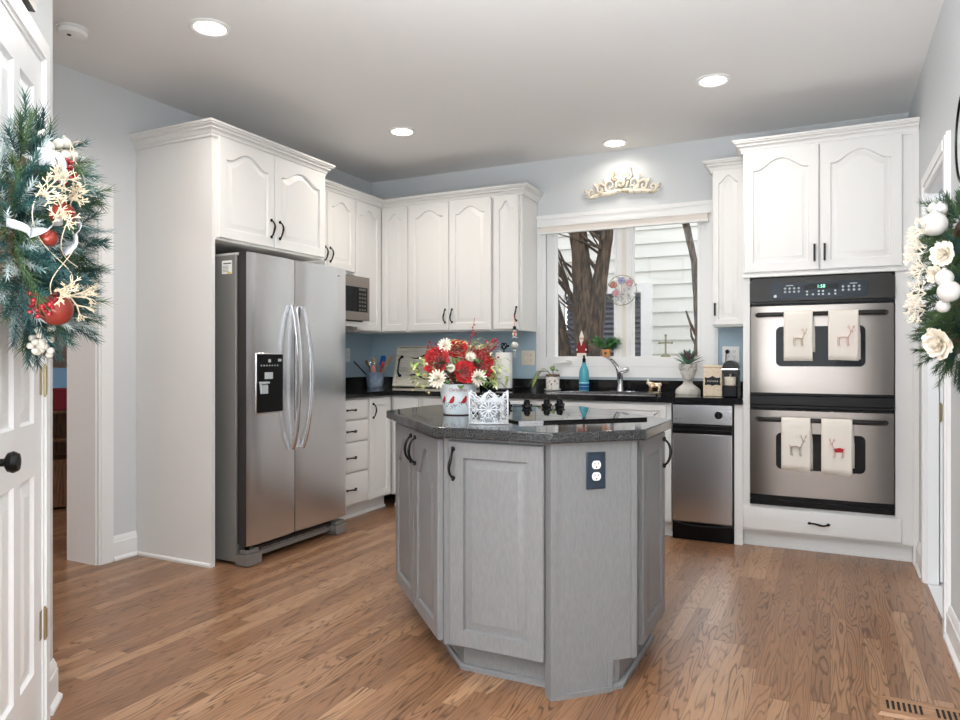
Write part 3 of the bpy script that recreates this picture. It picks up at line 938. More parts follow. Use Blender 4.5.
# --- countertop in an L with the sink cut out
SX0, SX1, SY0, SY1 = -1.78, -1.06, 4.76, 5.13
ct = thing('countertop', 'black polished granite countertop in an L under the window and wall cabinets', 'countertop', (-2.1, 4.98, 0.876))
xs = [XL + 0.002, -3.055, SX0, SX1, -0.489]; ys = [3.905, 4.645, SY0, SY1, YB - 0.002]
obj('slab', MB().plate(xs, ys, {(1, 0), (2, 0), (3, 0), (2, 2)}, 0.876, 0.914), M['granite'], ct, smooth=0, world_space=True)
obj('backsplash', MB().box(XL + 0.022, -0.489, YB - 0.024, YB - 0.0045, 0.9142, 1.0).box(XL + 0.0045, XL + 0.022, 3.905, YB - 0.0045, 0.9142, 1.0), M['granite'], ct, smooth=0, world_space=True)
sk = thing('sink', 'stainless drop in sink below the window', 'sink', ((SX0 + SX1) / 2, (SY0 + SY1) / 2, 0.74))
mb = MB().plate([SX0 - 0.02, SX0 + 0.004, SX1 - 0.004, SX1 + 0.02], [SY0 - 0.02, SY0 + 0.004, SY1 - 0.004, SY1 + 0.02], {(1, 1)}, 0.9142, 0.918)
obj('rim', mb, M['chrome'], sk, smooth=0, world_space=True)
mb = MB().plate([SX0 + 0.002, SX0 + 0.005, SX1 - 0.005, SX1 - 0.002], [SY0 + 0.002, SY0 + 0.005, SY1 - 0.005, SY1 - 0.002], {(1, 1)}, 0.74, 0.914).box(SX0 + 0.002, SX1 - 0.002, SY0 + 0.002, SY1 - 0.002, 0.737, 0.74)
obj('basin', mb, M['steel_h'], sk, smooth=0, world_space=True)

# ================================================================ ISLAND (turned 45 degrees; a along (1,1), b along (-1,1))
def ab(a, b): return ((a - b) * d, (a + b) * d)
def island_poly(a0, a1, b0, b1, c, e):
    """octagon; c, e = chamfer legs at the two long sides"""
    return [ab(*p) for p in ((a0 + c, b0), (a1 - e, b0), (a1, b0 + e), (a1, b1 - e), (a1 - e, b1), (a0 + c, b1), (a0, b1 - c), (a0, b0 + c))]

ic = obj('island_countertop', MB().prism(island_poly(0.668, 1.69, 2.178, 3.69, 0.325, 0.335), 0.876, 0.914), M['granite_g'], bevel=0.005)
tag(ic, 'grey flecked polished granite top of the kitchen island', 'countertop')
isl = thing('kitchen_island', 'grey painted eight sided kitchen island in the middle of the floor', 'kitchen island', (-1.22, 2.83, 0))
body = island_poly(0.722, 1.66, 2.222, 3.64, 0.316, 0.336)
mb = MB().prism(body, 0.105, 0.875)
obj('carcass', mb, M['gray'], isl, smooth=0, world_space=True)
toe = island_poly(0.80, 1.62, 2.222, 3.56, 0.323, 0.345)
obj('toe_kick', MB().prism(toe, 0, 0.104), M['gray'], isl, smooth=0, world_space=True)
obj('base_shoe', sweep(SHOE, [toe[0], toe[1], toe[2], toe[3], toe[4], toe[5], toe[6], toe[7], toe[0]]), M['gray'], isl, world_space=True)


def face_frame(p0, p1):
    """matrix of a face seen from outside; local x from p0 to p1, y into the island"""
    a = math.atan2(p1[1] - p0[1], p1[0] - p0[0])
    return Matrix.Translation((p0[0], p0[1], 0)) @ Matrix.Rotation(a, 4, 'Z'), math.hypot(p1[0] - p0[0], p1[1] - p0[1])


def island_door(mx, x0, x1, z0, z1, arch, pull, rail=0.055):
    mb = door_mb(x1 - x0, z1 - z0, arch, rail); mb.xf(mx @ Matrix.Translation((x0, -0.001, z0)))
    dd = obj('door', mb, M['gray'], isl, world_space=True)
    if pull:
        hb = pull_mb(0.105); hb.xf(mx @ Matrix.Translation((pull[0], -0.0212, pull[1])))
        obj('handle', hb, M['black'], dd, world_space=True, label='black iron bow pull')


# the order of body: 0 N-left, 1 N-right(a1-c,b0), 2 R-near, 3 R-far, 4,5 back, 6 L-far, 7 L-near
mxl, wl = face_frame(body[6], body[7])                            # long left face
h2 = wl / 2
island_door(mxl, 0.02, h2 - 0.004, 0.115, 0.862, 0.11, (h2 - 0.035, 0.78))
island_door(mxl, h2 + 0.004, wl - 0.012, 0.115, 0.862, 0.11, (h2 + 0.035, 0.78))
mxf, wf_ = face_frame(body[7], body[0])                           # front chamfer
island_door(mxf, 0.03, wf_ - 0.045, 0.115, 0.862, 0, (0.05, 0.78), 0.06)
mxr, wr = face_frame(body[1], body[2])                            # right chamfer
island_door(mxr, 0.085, wr - 0.012, 0.115, 0.862, 0, (wr - 0.05, 0.78), 0.06)
mxb, wb = face_frame(body[2], body[3])                            # long right face
island_door(mxb, 0.02, wb / 2 - 0.004, 0.115, 0.862, 0.11, (wb / 2 - 0.035, 0.78))
island_door(mxb, wb / 2 + 0.004, wb - 0.02, 0.115, 0.862, 0.11, (wb / 2 + 0.035, 0.78))
# outlet face: a proud end panel down to the floor with a notch at its lower right
mxo, wo = face_frame(body[0], body[1])
mb = MB().prism_y([(-0.035, 0), (wo - 0.085, 0), (wo - 0.085, 0.105), (wo + 0.004, 0.105), (wo + 0.004, 0.8755), (-0.035, 0.8755)], -0.016, 0.0)
mb.box(-0.037, -0.012, -0.02, 0.03, 0, 0.8755).box(wo - 0.012, wo + 0.012, -0.019, 0.01, 0.105, 0.8755).box(-0.012, wo - 0.09, -0.024, -0.016, 0, 0.016).box(wo - 0.105, wo - 0.085, -0.019, 0.02, 0, 0.105)
mb.xf(mxo)
obj('end_panel', mb, M['gray'], isl, smooth=0, world_space=True)
mx2 = mxo @ Matrix.Translation((0.134, -0.0165, 0.775))
oc = obj('outlet_plate', MB().box(-0.037, 0.037, -0.006, 0, -0.064, 0.064).xf(mx2), M['navy'], isl, bevel=0.003, world_space=True, label='navy outlet cover plate')
for s in (-1, 1):
    poly = [(0.017 * math.cos(2 * PI * k / 20) * 1.0, s * 0.02 + 0.0165 * max(-0.86, min(0.86, math.sin(2 * PI * k / 20)))) for k in range(20)]
    rc = obj('receptacle', MB().prism_y(poly, -0.0085, -0.006).xf(mx2), M['white'], oc, world_space=True, label='white receptacle')
mb = MB()
for s in (-1, 1):
    mb.box(-0.0075, -0.005, -0.0088, -0.0085, s * 0.02 + 0.001, s * 0.02 + 0.009).box(0.005, 0.0075, -0.0088, -0.0085, s * 0.02 + 0.001, s * 0.02 + 0.008).box(-0.0025, 0.0025, -0.0088, -0.0085, s * 0.02 - 0.01, s * 0.02 - 0.005)
obj('socket_slots', mb.xf(mx2), M['hole'], oc, smooth=0, world_space=True)

# ================================================================ REFRIGERATOR
fr = thing('refrigerator', 'stainless side by side refrigerator with water dispenser', 'refrigerator', (-2.90, 2.962, 0), PI / 2)
# local: x 0..0.905 to the right, y into the wall, front face of the doors y = 0
obj('cabinet_body', MB().box(0.0, 0.905, 0.085, 0.74, 0.02, 1.745), M['steel_d'], fr, bevel=0.004)
obj('hinge_cover', MB().box(0.01, 0.895, 0.08, 0.3, 1.7452, 1.758), mat('pale grey plastic', (196, 194, 192), 0.5), fr, bevel=0.003)
obj('gasket', MB().box(0.012, 0.893, 0.066, 0.085, 0.12, 1.74), M['dark'], fr, smooth=0)


def fridge_door(x0, x1):
    n = 14; loops = []
    sec = []
    for i in range(n + 1):                                         # front is slightly bowed
        u = i / n
        x = x0 + (x1 - x0) * u
        y = -0.0 + 0.010 * (2 * u - 1) ** 4 - 0.004 * (1 - (2 * u - 1) ** 2)
        sec.append((x, y))
    sec += [(x1, 0.065), (x0, 0.065)]
    mb = MB().loft([[(x, y, z) for x, y in sec] for z in (0.115, 1.757)])
    mb.m[n] = mb.m[n + 2] = 1
    return mb


dL = obj('door', fridge_door(0.002, 0.398), [M['steel'], M['dark']], fr, label='freezer door with ice dispenser')
dR = obj('door', fridge_door(0.404, 0.903), [M['steel'], M['dark']], fr)
def bar(x, s):
    pts = []; rs = []
    for i in range(17):
        u = -1 + 2 * i / 16
        pts.append((x + s * 0.012 * (1 - u * u), -0.012 - 0.062 * (1 - u * u) ** 0.8, 1.05 + u * 0.43)); rs.append(0.017)
    return MB().tube(pts, rs, 10, ry=0.014)
obj('handle', bar(0.357, -1), M['steel_h'], dL)
obj('handle', bar(0.447, 1), M['steel_h'], dR)
dp = obj('dispenser', MB().box(0.06, 0.285, -0.006, 0.006, 0.845, 1.195), M['steel_h'], dL, bevel=0.008)
dq = obj('dispenser_panel', MB().box(0.068, 0.277, -0.009, -0.004, 0.853, 1.187), M['blackp'], dL, bevel=0.004, label='black dispenser recess and panel')
mb = MB()
rr_ = random.Random(4)
for k in range(7): mb.box(0.095 + k * 0.022, 0.103 + k * 0.022, -0.0098, -0.009, 1.118, 1.126)
mb.box(0.155, 0.175, -0.0098, -0.009, 1.14, 1.158).box(0.125, 0.19, -0.011, -0.009, 1.045, 1.083).box(0.235, 0.262, -0.0098, -0.009, 1.145, 1.16)
obj('dispenser_display', mb, M['symbol'], dL, smooth=0)
mb = MB().add([(0.085, -0.012, 0.965), (0.135, -0.03, 0.965), (0.125, -0.03, 1.012), (0.08, -0.012, 1.012)], [(0, 1, 2, 3)])
mb = MB().loft([[(0.082, -0.010, 1.018), (0.13, -0.010, 1.018), (0.13, -0.03, 1.012), (0.082, -0.03, 1.012)], [(0.09, -0.010, 0.962), (0.142, -0.010, 0.962), (0.142, -0.02, 0.962), (0.09, -0.02, 0.962)]]).box(0.08, 0.14, -0.034, -0.009, 1.02, 1.03)
obj('paddle', mb, M['symbol'], dL, smooth=0)
obj('badge', MB().lathe([(0.0, 0), (0.011, 0), (0.010, 0.003), (0, 0.003)], (0.79, -0.0, 1.71), 14, 'y').tube([(0.795, -0.003, 1.708), (0.82, -0.002, 1.706), (0.85, 0.001, 1.708)], [0.004, 0.006, 0.003], 6), M['steel_h'], dR)
mb = MB().box(0.02, 0.885, 0.05, 0.085, 0.03, 0.085)
obj('grille', mb, M['dark'], fr, smooth=0)
mb = MB()
for k in range(8): mb.box(0.16 + k * 0.075, 0.225 + k * 0.075, 0.046, 0.051, 0.062, 0.068)
mb.box(0.10, 0.8, 0.044, 0.06, 0.032, 0.058)
obj('grille_bars', mb, M['steel_d'], fr, smooth=0)
for x in (0.0, 0.79):
    obj('foot', MB().box(x, x + 0.115, 0.0, 0.09, 0.003, 0.065).box(x + 0.01, x + 0.1, 0.01, 0.07, 0.068, 0.09), M['steel_d'], fr, bevel=0.003)
obj('hinge', MB().lathe([(0.012, 0.09), (0.012, 0.114)], (0.03, 0.03, 0), 10), M['blackp'], fr)
mb = MB().box(-0.0008, 0.0, 0.115, 0.19, 1.64, 1.715)
lb = obj('sticker', mb, M['white'], fr, smooth=0, label='white and yellow rating sticker')
mb = MB().box(-0.0012, -0.0009, 0.12, 0.18, 1.695, 1.702)
for k in range(5): mb.box(-0.0012, -0.0009, 0.14, 0.185, 1.683 - k * 0.008, 1.6855 - k * 0.008)
obj('print', mb, M['ink'], lb, smooth=0)
obj('band', MB().box(-0.0012, -0.0009, 0.12, 0.15, 1.642, 1.65), mat('yellow ink', (226, 206, 60), 0.5), lb, smooth=0)

# ================================================================ MICROWAVE
mw = thing('microwave', 'small stainless microwave on the shelf beneath the wall cabinet', 'microwave', (-3.215, 4.0, 1.4405), PI / 2)
obj('housing', MB().box(0, 0.575, 0.012, 0.45, 0.012, 0.315), M['steel_d'], mw, bevel=0.004)
obj('front_frame', MB().plate([0, 0.025, 0.55, 0.575], [0.012, 0.075, 0.265, 0.345], {(1, 1)}, -0.012, 0.0).xf(Matrix.Rotation(PI / 2, 4, 'X')), M['oven_steel'], mw, smooth=0)
obj('window', MB().box(0.026, 0.42, 0.002, 0.011, 0.076, 0.264), M['oven_glass'], mw, smooth=0)
kp = obj('keypad', MB().box(0.425, 0.549, 0.001, 0.011, 0.076, 0.264), M['blackp'], mw, smooth=0)
mb = MB()
for i in range(3):
    for j in range(5): mb.box(0.44 + i * 0.034, 0.462 + i * 0.034, 0.0, 0.001, 0.085 + j * 0.03, 0.1 + j * 0.03)
mb.box(0.44, 0.53, 0, 0.001, 0.238, 0.256)
obj('buttons', mb, M['ink'], kp, smooth=0)
obj('vent', MB().box(0.05, 0.5, 0.01, 0.02, 0.0, 0.012), M['blackp'], mw, smooth=0)

# ================================================================ TRASH COMPACTOR
dw = thing('trash_compactor', 'slim stainless trash compactor between sink cabinet and oven tower', 'trash compactor', (-0.918, 4.665, 0))
obj('housing', MB().box(0.0, 0.376, 0.03, 0.6, 0.1, 0.87), M['dark'], dw, smooth=0)
cp = obj('control_panel', MB().box(0.006, 0.37, 0, 0.03, 0.742, 0.868), M['steel'], dw, bevel=0.003)
obj('knob', MB().lathe([(0.024, 0), (0.024, 0.012), (0.02, 0.016), (0, 0.016)], (0.29, 0, 0.805), 18, 'y').box(0.287, 0.293, -0.022, -0.015, 0.785, 0.825), M['blackp'], cp)
obj('badge', MB().lathe([(0, 0), (0.005, 0), (0.005, 0.002), (0, 0.002)], (0.03, 0, 0.775), 10, 'y').box(0.045, 0.065, -0.001, 0, 0.773, 0.777), M['ink'], cp)
obj('handle', MB().box(0.006, 0.37, -0.012, 0.03, 0.685, 0.735).box(0.012, 0.364, -0.022, -0.012, 0.698, 0.71), M['blackp'], dw, bevel=0.003)
obj('front_panel', MB().box(0.006, 0.37, -0.004, 0.03, 0.118, 0.683), M['steel'], dw, bevel=0.004)
mb = MB().box(0.004, 0.372, 0.005, 0.05, 0.004, 0.112)
mb.tube([(0.01, -0.002, 0.112), (0.1, -0.004, 0.098), (0.19, -0.005, 0.094), (0.28, -0.004, 0.098), (0.366, -0.002, 0.108)], 0.006, 6)
obj('kick_pedal', mb, M['blackp'], dw)

# ================================================================ DOUBLE OVEN
ov = thing('double_oven', 'stainless and black double wall oven', 'oven', (-0.443, 4.655, 0.27))
OW = 0.772                                                          # local: front y = 0, z from 0
obj('housing', MB().box(0.012, OW - 0.012, 0.03, 0.55, 0.002, 1.385), M['dark'], ov, smooth=0)
def rrect(x0, x1, z0, z1, r, n=6, corners=(1, 1, 1, 1)):
    pts = []
    for (cx, cz, a0, on) in ((x1 - r, z0 + r, -90, corners[0]), (x1 - r, z1 - r, 0, corners[1]), (x0 + r, z1 - r, 90, corners[2]), (x0 + r, z0 + r, 180, corners[3])):
        if not on:
            pts.append((cx + r * (1 if a0 in (-90, 0) else -1), cz + r * (1 if a0 in (0, 90) else -1))); continue
        for k in range(n + 1):
            a = R(a0 + 90 * k / n); pts.append((cx + r * math.cos(a), cz + r * math.sin(a)))
    return pts
cp = obj('control_panel', MB().prism_y(rrect(0, OW, 1.238, 1.378, 0.03, corners=(0, 1, 1, 0)), -0.01, 0.03), M['oven_black'], ov)
dsp = obj('display_glass', MB().prism_y(rrect(0.118, 0.64, 1.25, 1.345, 0.018), -0.0125, -0.0101), M['panel_glass'], cp, label='navy control glass with symbols')
obj('display', MB().box(0.305, 0.485, -0.0135, -0.0126, 1.302, 1.333), M['blackp'], cp, smooth=0)
obj('clock_digits', text_mb('1:58', 0.026).xf(Matrix.Translation((0.395, -0.0142, 1.318))), M['lcd'], cp, smooth=0)
mb = MB()
for x in (0.20, 0.225, 0.25, 0.275, 0.51, 0.54, 0.567, 0.594):
    for z in (1.292, 1.312):
        mb.box(x - 0.007, x + 0.007, -0.0132, -0.0126, z - 0.003, z + 0.003); mb.box(x - 0.003, x + 0.003, -0.0132, -0.0126, z - 0.007, z + 0.007)
for x in (0.32, 0.352, 0.383, 0.405, 0.437, 0.47):
    mb.lathe([(0, 0.0126), (0.006, 0.0126), (0.006, 0.0132), (0, 0.0132)], (x, 0, 1.272), 8, 'y')
    if x in (0.32, 0.383, 0.405, 0.47): mb.lathe([(0, 0.0126), (0.006, 0.0126), (0.006, 0.0132), (0, 0.0132)], (x, 0, 1.29), 8, 'y')
mb.box(0.205, 0.245, -0.0132, -0.0126, 1.327, 1.331).box(0.545, 0.585, -0.0132, -0.0126, 1.327, 1.331).lathe([(0, 0.0126), (0.009, 0.0126), (0.009, 0.0132), (0, 0.0132)], (0.145, 0, 1.268), 12, 'y')
obj('symbols', mb, M['symbol'], cp, smooth=0)
obj('trim_band', MB().box(0, OW, 0.0, 0.03, 1.222, 1.236), M['blackp'], ov, smooth=0)
mid = obj('trim_band', MB().box(0.0, OW, -0.004, 0.03, 0.61, 0.668).box(0, OW, 0.004, 0.03, 0.59, 0.61).box(0, OW, 0.004, 0.03, 0.668, 0.684), M['blackp'], ov, bevel=0.003, label='black band between the ovens')
obj('base_trim', MB().box(0, OW, 0.0, 0.03, 0.0, 0.03).box(0.005, OW - 0.005, -0.02, 0.03, 0.03, 0.036).box(0, OW, 0.006, 0.03, 0.036, 0.062), M['blackp'], ov, smooth=0)


def oven_door(z0, z1, wz0, wz1, hz):
    n = 20; sec = []
    for i in range(n + 1):
        u = i / n; q = 2 * u - 1
        sec.append((0.004 + (OW - 0.008) * u, -0.022 + 0.016 * abs(q) ** 5))
    sec += [(OW - 0.004, 0.028), (0.004, 0.028)]
    dd = obj('door', MB().loft([[(x, y, z) for x, y in sec] for z in (z0, z1)]), M['oven_steel'], ov)
    mb = MB()
    for k in range(5): mb.box(0.012 + k * 0.15, 0.145 + k * 0.15, -0.021 + (0.012 if k in (0, 4) else 0), 0.0, z1 + 0.0005, z1 + 0.006)
    obj('vent_slots', mb, M['blackp'], dd, smooth=0)
    obj('window', MB().prism_y(rrect(0.15, 0.625, wz0, wz1, 0.03), -0.0245, -0.0205), M['oven_glass'], dd, label='dark glass oven window')
    pts = [(0.045, -0.02, hz), (0.058, -0.05, hz), (0.09, -0.058, hz), (0.38, -0.062, hz), (0.67, -0.058, hz), (0.714, -0.05, hz), (0.728, -0.02, hz)]
    obj('handle', MB().tube(pts, [0.014, 0.015, 0.014, 0.013, 0.014, 0.015, 0.014], 10), M['oven_black'], dd, label='dark bronze bar handle')
oven_door(0.685, 1.208, 0.845, 1.083, 1.155)
oven_door(0.066, 0.578, 0.228, 0.446, 0.526)


# ---------------------------------------------------------------- towels over the oven handles
def deer_mb(flip=1, s=1.0, fill=False, dress=False):
    mb = MB()
    def limb(pts, r=0.003): mb.tube([(flip * x * s, 0, z * s) for x, z in pts], 1.5 * r * s, 5, ry=0.0009)
    limb([(-0.028, 0.0), (-0.014, 0.006), (0.004, 0.004), (0.018, 0.0)], 0.011 if fill else 0.007)
    limb([(0.016, 0.002), (0.026, 0.02), (0.03, 0.034)], 0.006)
    limb([(0.026, 0.036), (0.042, 0.032)], 0.005)
    for x in (-0.03, -0.022, 0.012, 0.02): limb([(x, 0), (x - 0.002, -0.022), (x + 0.001, -0.04), (x + 0.005, -0.043)], 0.0026)
    for q in (0.0, 0.008):
        limb([(0.028 + q, 0.038), (0.022 + 2.2 * q, 0.052), (0.02 + 3 * q, 0.066)], 0.0018)
        limb([(0.022 + 2.2 * q, 0.052), (0.012 + 4.4 * q, 0.058)], 0.0016)
    limb([(-0.03, 0.004), (-0.037, 0.012)], 0.003)
    if dress: mb.prism_y([(flip * x * s, z * s) for x, z in ((-0.026, -0.012), (0.014, -0.014), (0.018, 0.008), (-0.01, 0.014), (-0.03, 0.008))], -0.001, 0.0006)
    return mb


OH = Vector((-0.443, 4.655, 0.27))
def towel(x0, x1, hz, zbot, back, lab, emb, flip, tilt=0.0, seed=1, **kw):
    ybar = -0.060
    t = thing('dish_towel', lab, 'towel', (OH.x + (x0 + x1) / 2, OH.y + ybar, OH.z + hz), 0, 'towels on the oven handles')
    w = x1 - x0; r = 0.0165
    r_ = random.Random(seed); ph = r_.random() * 6
    prof = []
    zb = zbot - hz; zk = back - hz
    for i in range(9): prof.append((-r - 0.002 - 0.004 * math.sin(PI * (1 - i / 8)), zb * (1 - i / 8)))
    for i in range(1, 8): prof.append((-r * math.cos(PI * i / 8), r * math.sin(PI * i / 8)))
    for i in range(7): prof.append((r, zk * i / 6))
    nx = 14; loops = []
    for j, (y, z) in enumerate(prof):
        row = []
        for i in range(nx + 1):
            u = i / nx
            drop = max(0, min(1, z / zb)) if j < 9 else 0
            yy = y - 0.003 * drop * (1 + math.sin(u * 7 + ph))
            if j > 15: yy = max(y, yy)
            zz = z + (tilt * (u - 0.5) * (drop if j < 9 else 0))
            xx = -w / 2 + w * u + (0.012 if j > 15 else 0) * min(1, (j - 15) / 4)
            row.append((xx, yy, zz))
        loops.append(row)
    mb = MB()
    mb.loft(loops, False, False, closed=False)
    c = obj('cloth', mb, M['towel'], t, smooth=180)
    md = c.modifiers.new('thickness', 'SOLIDIFY'); md.thickness = 0.0022; md.offset = 0
    e = deer_mb(flip, **kw)
    e.xf(Matrix.Translation((0.006, -r - 0.0105, zb * 0.53)))
    obj('embroidery', e, emb, t, label='embroidered reindeer')


towel(0.196, 0.352, 1.155, 0.878, 0.93, 'cream towel with a gold reindeer on the upper oven, left one', M['emb_gold'], 1, 0.0, 1, s=0.95, fill=True)
towel(0.433, 0.588, 1.155, 0.882, 0.886, 'cream towel with a pink reindeer on the upper oven, right one', M['emb_pink'], 1, -0.006, 2, s=1.1)
towel(0.183, 0.340, 0.526, 0.232, 0.24, 'cream towel with a brown spotted reindeer on the lower oven', M['emb_brown'], 1, -0.012, 3, s=1.15, fill=True)
towel(0.397, 0.557, 0.526, 0.222, 0.26, 'cream towel with a reindeer in a red coat on the lower oven', M['emb_red'], -1, -0.01, 4, s=1.0, dress=True)

# ================================================================ COOKTOP ON THE ISLAND
ck = thing('cooktop', 'black glass cooktop with four knobs set in the island top', 'cooktop', (*ab(1.30, 2.905), 0.9142), R(45))
# local x along a, y along b
obj('glass', MB().box(-0.285, 0.265, -0.385, 0.385, 0.0, 0.008), M['cooktop'], ck, bevel=0.002)
obj('edge_trim', MB().box(-0.29, 0.27, -0.392, -0.3855, 0, 0.0095).box(-0.29, 0.27, 0.3855, 0.392, 0, 0.0095), M['blackp'], ck, smooth=0)
obj('corner_trim', MB().box(-0.292, -0.19, -0.396, -0.3925, 0, 0.0098), M['steel_h'], ck, smooth=0, label='bright metal corner trim')
mb = MB()
for x, y, r in ((-0.14, -0.24, 0.1), (0.13, -0.24, 0.08), (-0.14, 0.05, 0.08), (0.13, 0.05, 0.1)):
    mb.loft([[(x + q * math.cos(2 * PI * k / 40), y + q * math.sin(2 * PI * k / 40), 0.0083) for k in range(40)] for q in (r - 0.003, r)], False, False)
obj('burner_rings', mb, mat('grey burner marking', (74, 74, 78), 0.2), ck, smooth=0)
for x in (-0.075, 0.03, 0.135, 0.205):
    mb = MB().lathe([(0.022, 0.0082), (0.023, 0.014), (0.017, 0.02), (0.016, 0.04), (0, 0.041)], (x, 0.30, 0), 18).box(x - 0.005, x + 0.005, 0.281, 0.319, 0.04, 0.048).box(x - 0.026, x + 0.026, 0.296, 0.304, 0.016, 0.026)
    obj('knob', mb, M['blackp'], ck)


# ================================================================ PLANT HELPERS
def frame_to(dirv):
    z = Vector(dirv).normalized()
    x = z.cross(Vector((0, 0, 1)))
    if x.length < 1e-3: x = Vector((1, 0, 0))
    x.normalize(); y = z.cross(x)
    return Matrix((x, y, z)).transposed().to_4x4()


def petal(mb, mx, L, W, cup, n=4, m=4, twist=0):
    """a cupped petal growing along +z, inner face to -y"""
    rows = []
    for j in range(n + 1):
        v = j / n
        wv = W * (math.sin(PI * (0.12 + 0.8 * v)) ** 0.8)
        row = []
        for i in range(m + 1):
            u = -1 + 2 * i / m
            row.append(mx @ Vector((u * wv / 2, cup * (u * u) * 0.35 * W / 2 - cup * 0.5 * L * v * v, L * v)))
        rows.append(row)
    mb.loft(rows, False, False, closed=False)


def bloom_mb(c, dirv, r, layers=5, seed=0):
    mb = MB(); r_ = random.Random(seed)
    F_ = Matrix.Translation(Vector(c)) @ frame_to(dirv)
    for l in range(layers):
        k = 4 + 2 * l
        open_ = R(12 + 72 * l / max(1, layers - 1))
        L = r * (0.75 + 0.35 * l / layers)
        for i in range(k):
            a = 2 * PI * (i + r_.uniform(-.2, .2)) / k + l
            mx = F_ @ Matrix.Rotation(a, 4, 'Z') @ Matrix.Rotation(-open_ + r_.uniform(-.12, .12), 4, 'X')
            petal(mb, mx, L * r_.uniform(0.9, 1.05), L * 0.85, 0.5)
    return mb


def daisy_mb(c, dirv, r, k=14, seed=0):
    mb = MB(); r_ = random.Random(seed)
    F_ = Matrix.Translation(Vector(c)) @ frame_to(dirv)
    for ring, op in ((0, 75), (1, 50), (2, 25)):
        for i in range(k - 3 * ring):
            mx = F_ @ Matrix.Rotation(2 * PI * i / (k - 3 * ring) + ring, 4, 'Z') @ Matrix.Rotation(-R(op + r_.uniform(-10, 10)), 4, 'X')
            petal(mb, mx, r * (1 - 0.18 * ring), r * 0.28, 0.3, 3, 2)
    return mb


def leaf(mb, base, dirv, L, W, up=(0, 0, 1), droop=0.3):
    dv = Vector(dirv).normalized()
    s = dv.cross(Vector(up))
    if s.length < 1e-3: s = dv.cross(Vector((1, 0, 0)))
    s.normalize(); nrm = s.cross(dv)
    rows = []
    for j in range(6):
        v = j / 5
        w = W * (math.sin(PI * min(1, 0.06 + 0.94 * v)) ** 0.9) * 0.5 if j < 5 else 0.0004
        c = Vector(base) + dv * (L * v) - Vector((0, 0, 1)) * (droop * L * v * v)
        rows.append([c - s * w + nrm * w * 0.3, c, c + s * w + nrm * w * 0.3])
    mb.loft(rows, False, False, closed=False)


def sprig(mb, p, dirv, L, nl, count, r_, w=0.0011, spread=0.9):
    """a pine sprig: tapering needles round a stem"""
    dv = Vector(dirv).normalized()
    F_ = frame_to(dv)
    for i in range(count):
        v = i / count
        o = Vector(p) + dv * (L * v)
        a = i * 2.399 + r_.uniform(-.3, .3)
        tilt = spread * (1 - 0.5 * v)
        nd = (F_.to_3x3() @ Vector((math.cos(a) * math.sin(tilt), math.sin(a) * math.sin(tilt), math.cos(tilt))))
        nlv = nl * r_.uniform(0.75, 1.1)
        s1 = nd.orthogonal().normalized() * w; s2 = nd.cross(s1).normalized() * w
        tip = o + nd * nlv
        k = len(mb.v)
        mb.v += [tuple(o + s1), tuple(o - s1 * 0.5 + s2), tuple(o - s1 * 0.5 - s2), tuple(tip)]
        for f in ((0, 1, 3), (1, 2, 3), (2, 0, 3)):
            mb.f.append(tuple(q + k for q in f)); mb.m.append(mb.mi)
    mb.tube([p, Vector(p) + dv * L], [0.002, 0.001], 4)


def coral_mb(mb, p, dirv, L, r_, depth=3, r0=0.003):
    dv = Vector(dirv).normalized()
    q = Vector(p) + dv * L
    mb.tube([p, q], [r0, r0 * 0.75], 5)
    if depth:
        for k in range(3):
            nd = (dv + Vector((r_.uniform(-.8, .8), r_.uniform(-.8, .8), r_.uniform(-.8, .8)))).normalized()
            coral_mb(mb, Vector(p) + dv * (L * r_.uniform(0.5, 1.0)), nd, L * 0.68, r_, depth - 1, r0 * 0.75)


# ================================================================ FLOWER POT ON THE ISLAND
PX, PY = -1.485, 2.79
fp = thing('flower_pot', 'white pot printed with red cardinals holding red and white silk flowers', 'flower pot', (PX, PY, 0.9145))
prof = [(0.0, 0.004), (0.062, 0.004), (0.064, 0.012), (0.072, 0.06), (0.082, 0.115), (0.087, 0.13), (0.089, 0.136), (0.084, 0.137), (0.08, 0.128), (0.07, 0.11), (0.0, 0.108)]
obj('pot', MB().lathe(prof, n=32), M['pot_white'], fp)
obj('saucer', MB().lathe([(0, 0), (0.065, 0), (0.066, 0.0035), (0, 0.0035)], n=32), M['print_b'], fp)
toc = math.atan2(-PY, -PX)                                            # towards the camera


def on_pot(dx, z, lift=0.001):
    """point on the pot's front; dx = arc length to the viewer's right of the middle"""
    r = 0.064 + (z - 0.012) * (0.087 - 0.064) / 0.118 + lift
    a = toc + dx / r
    return Vector((r * math.cos(a), r * math.sin(a), z))


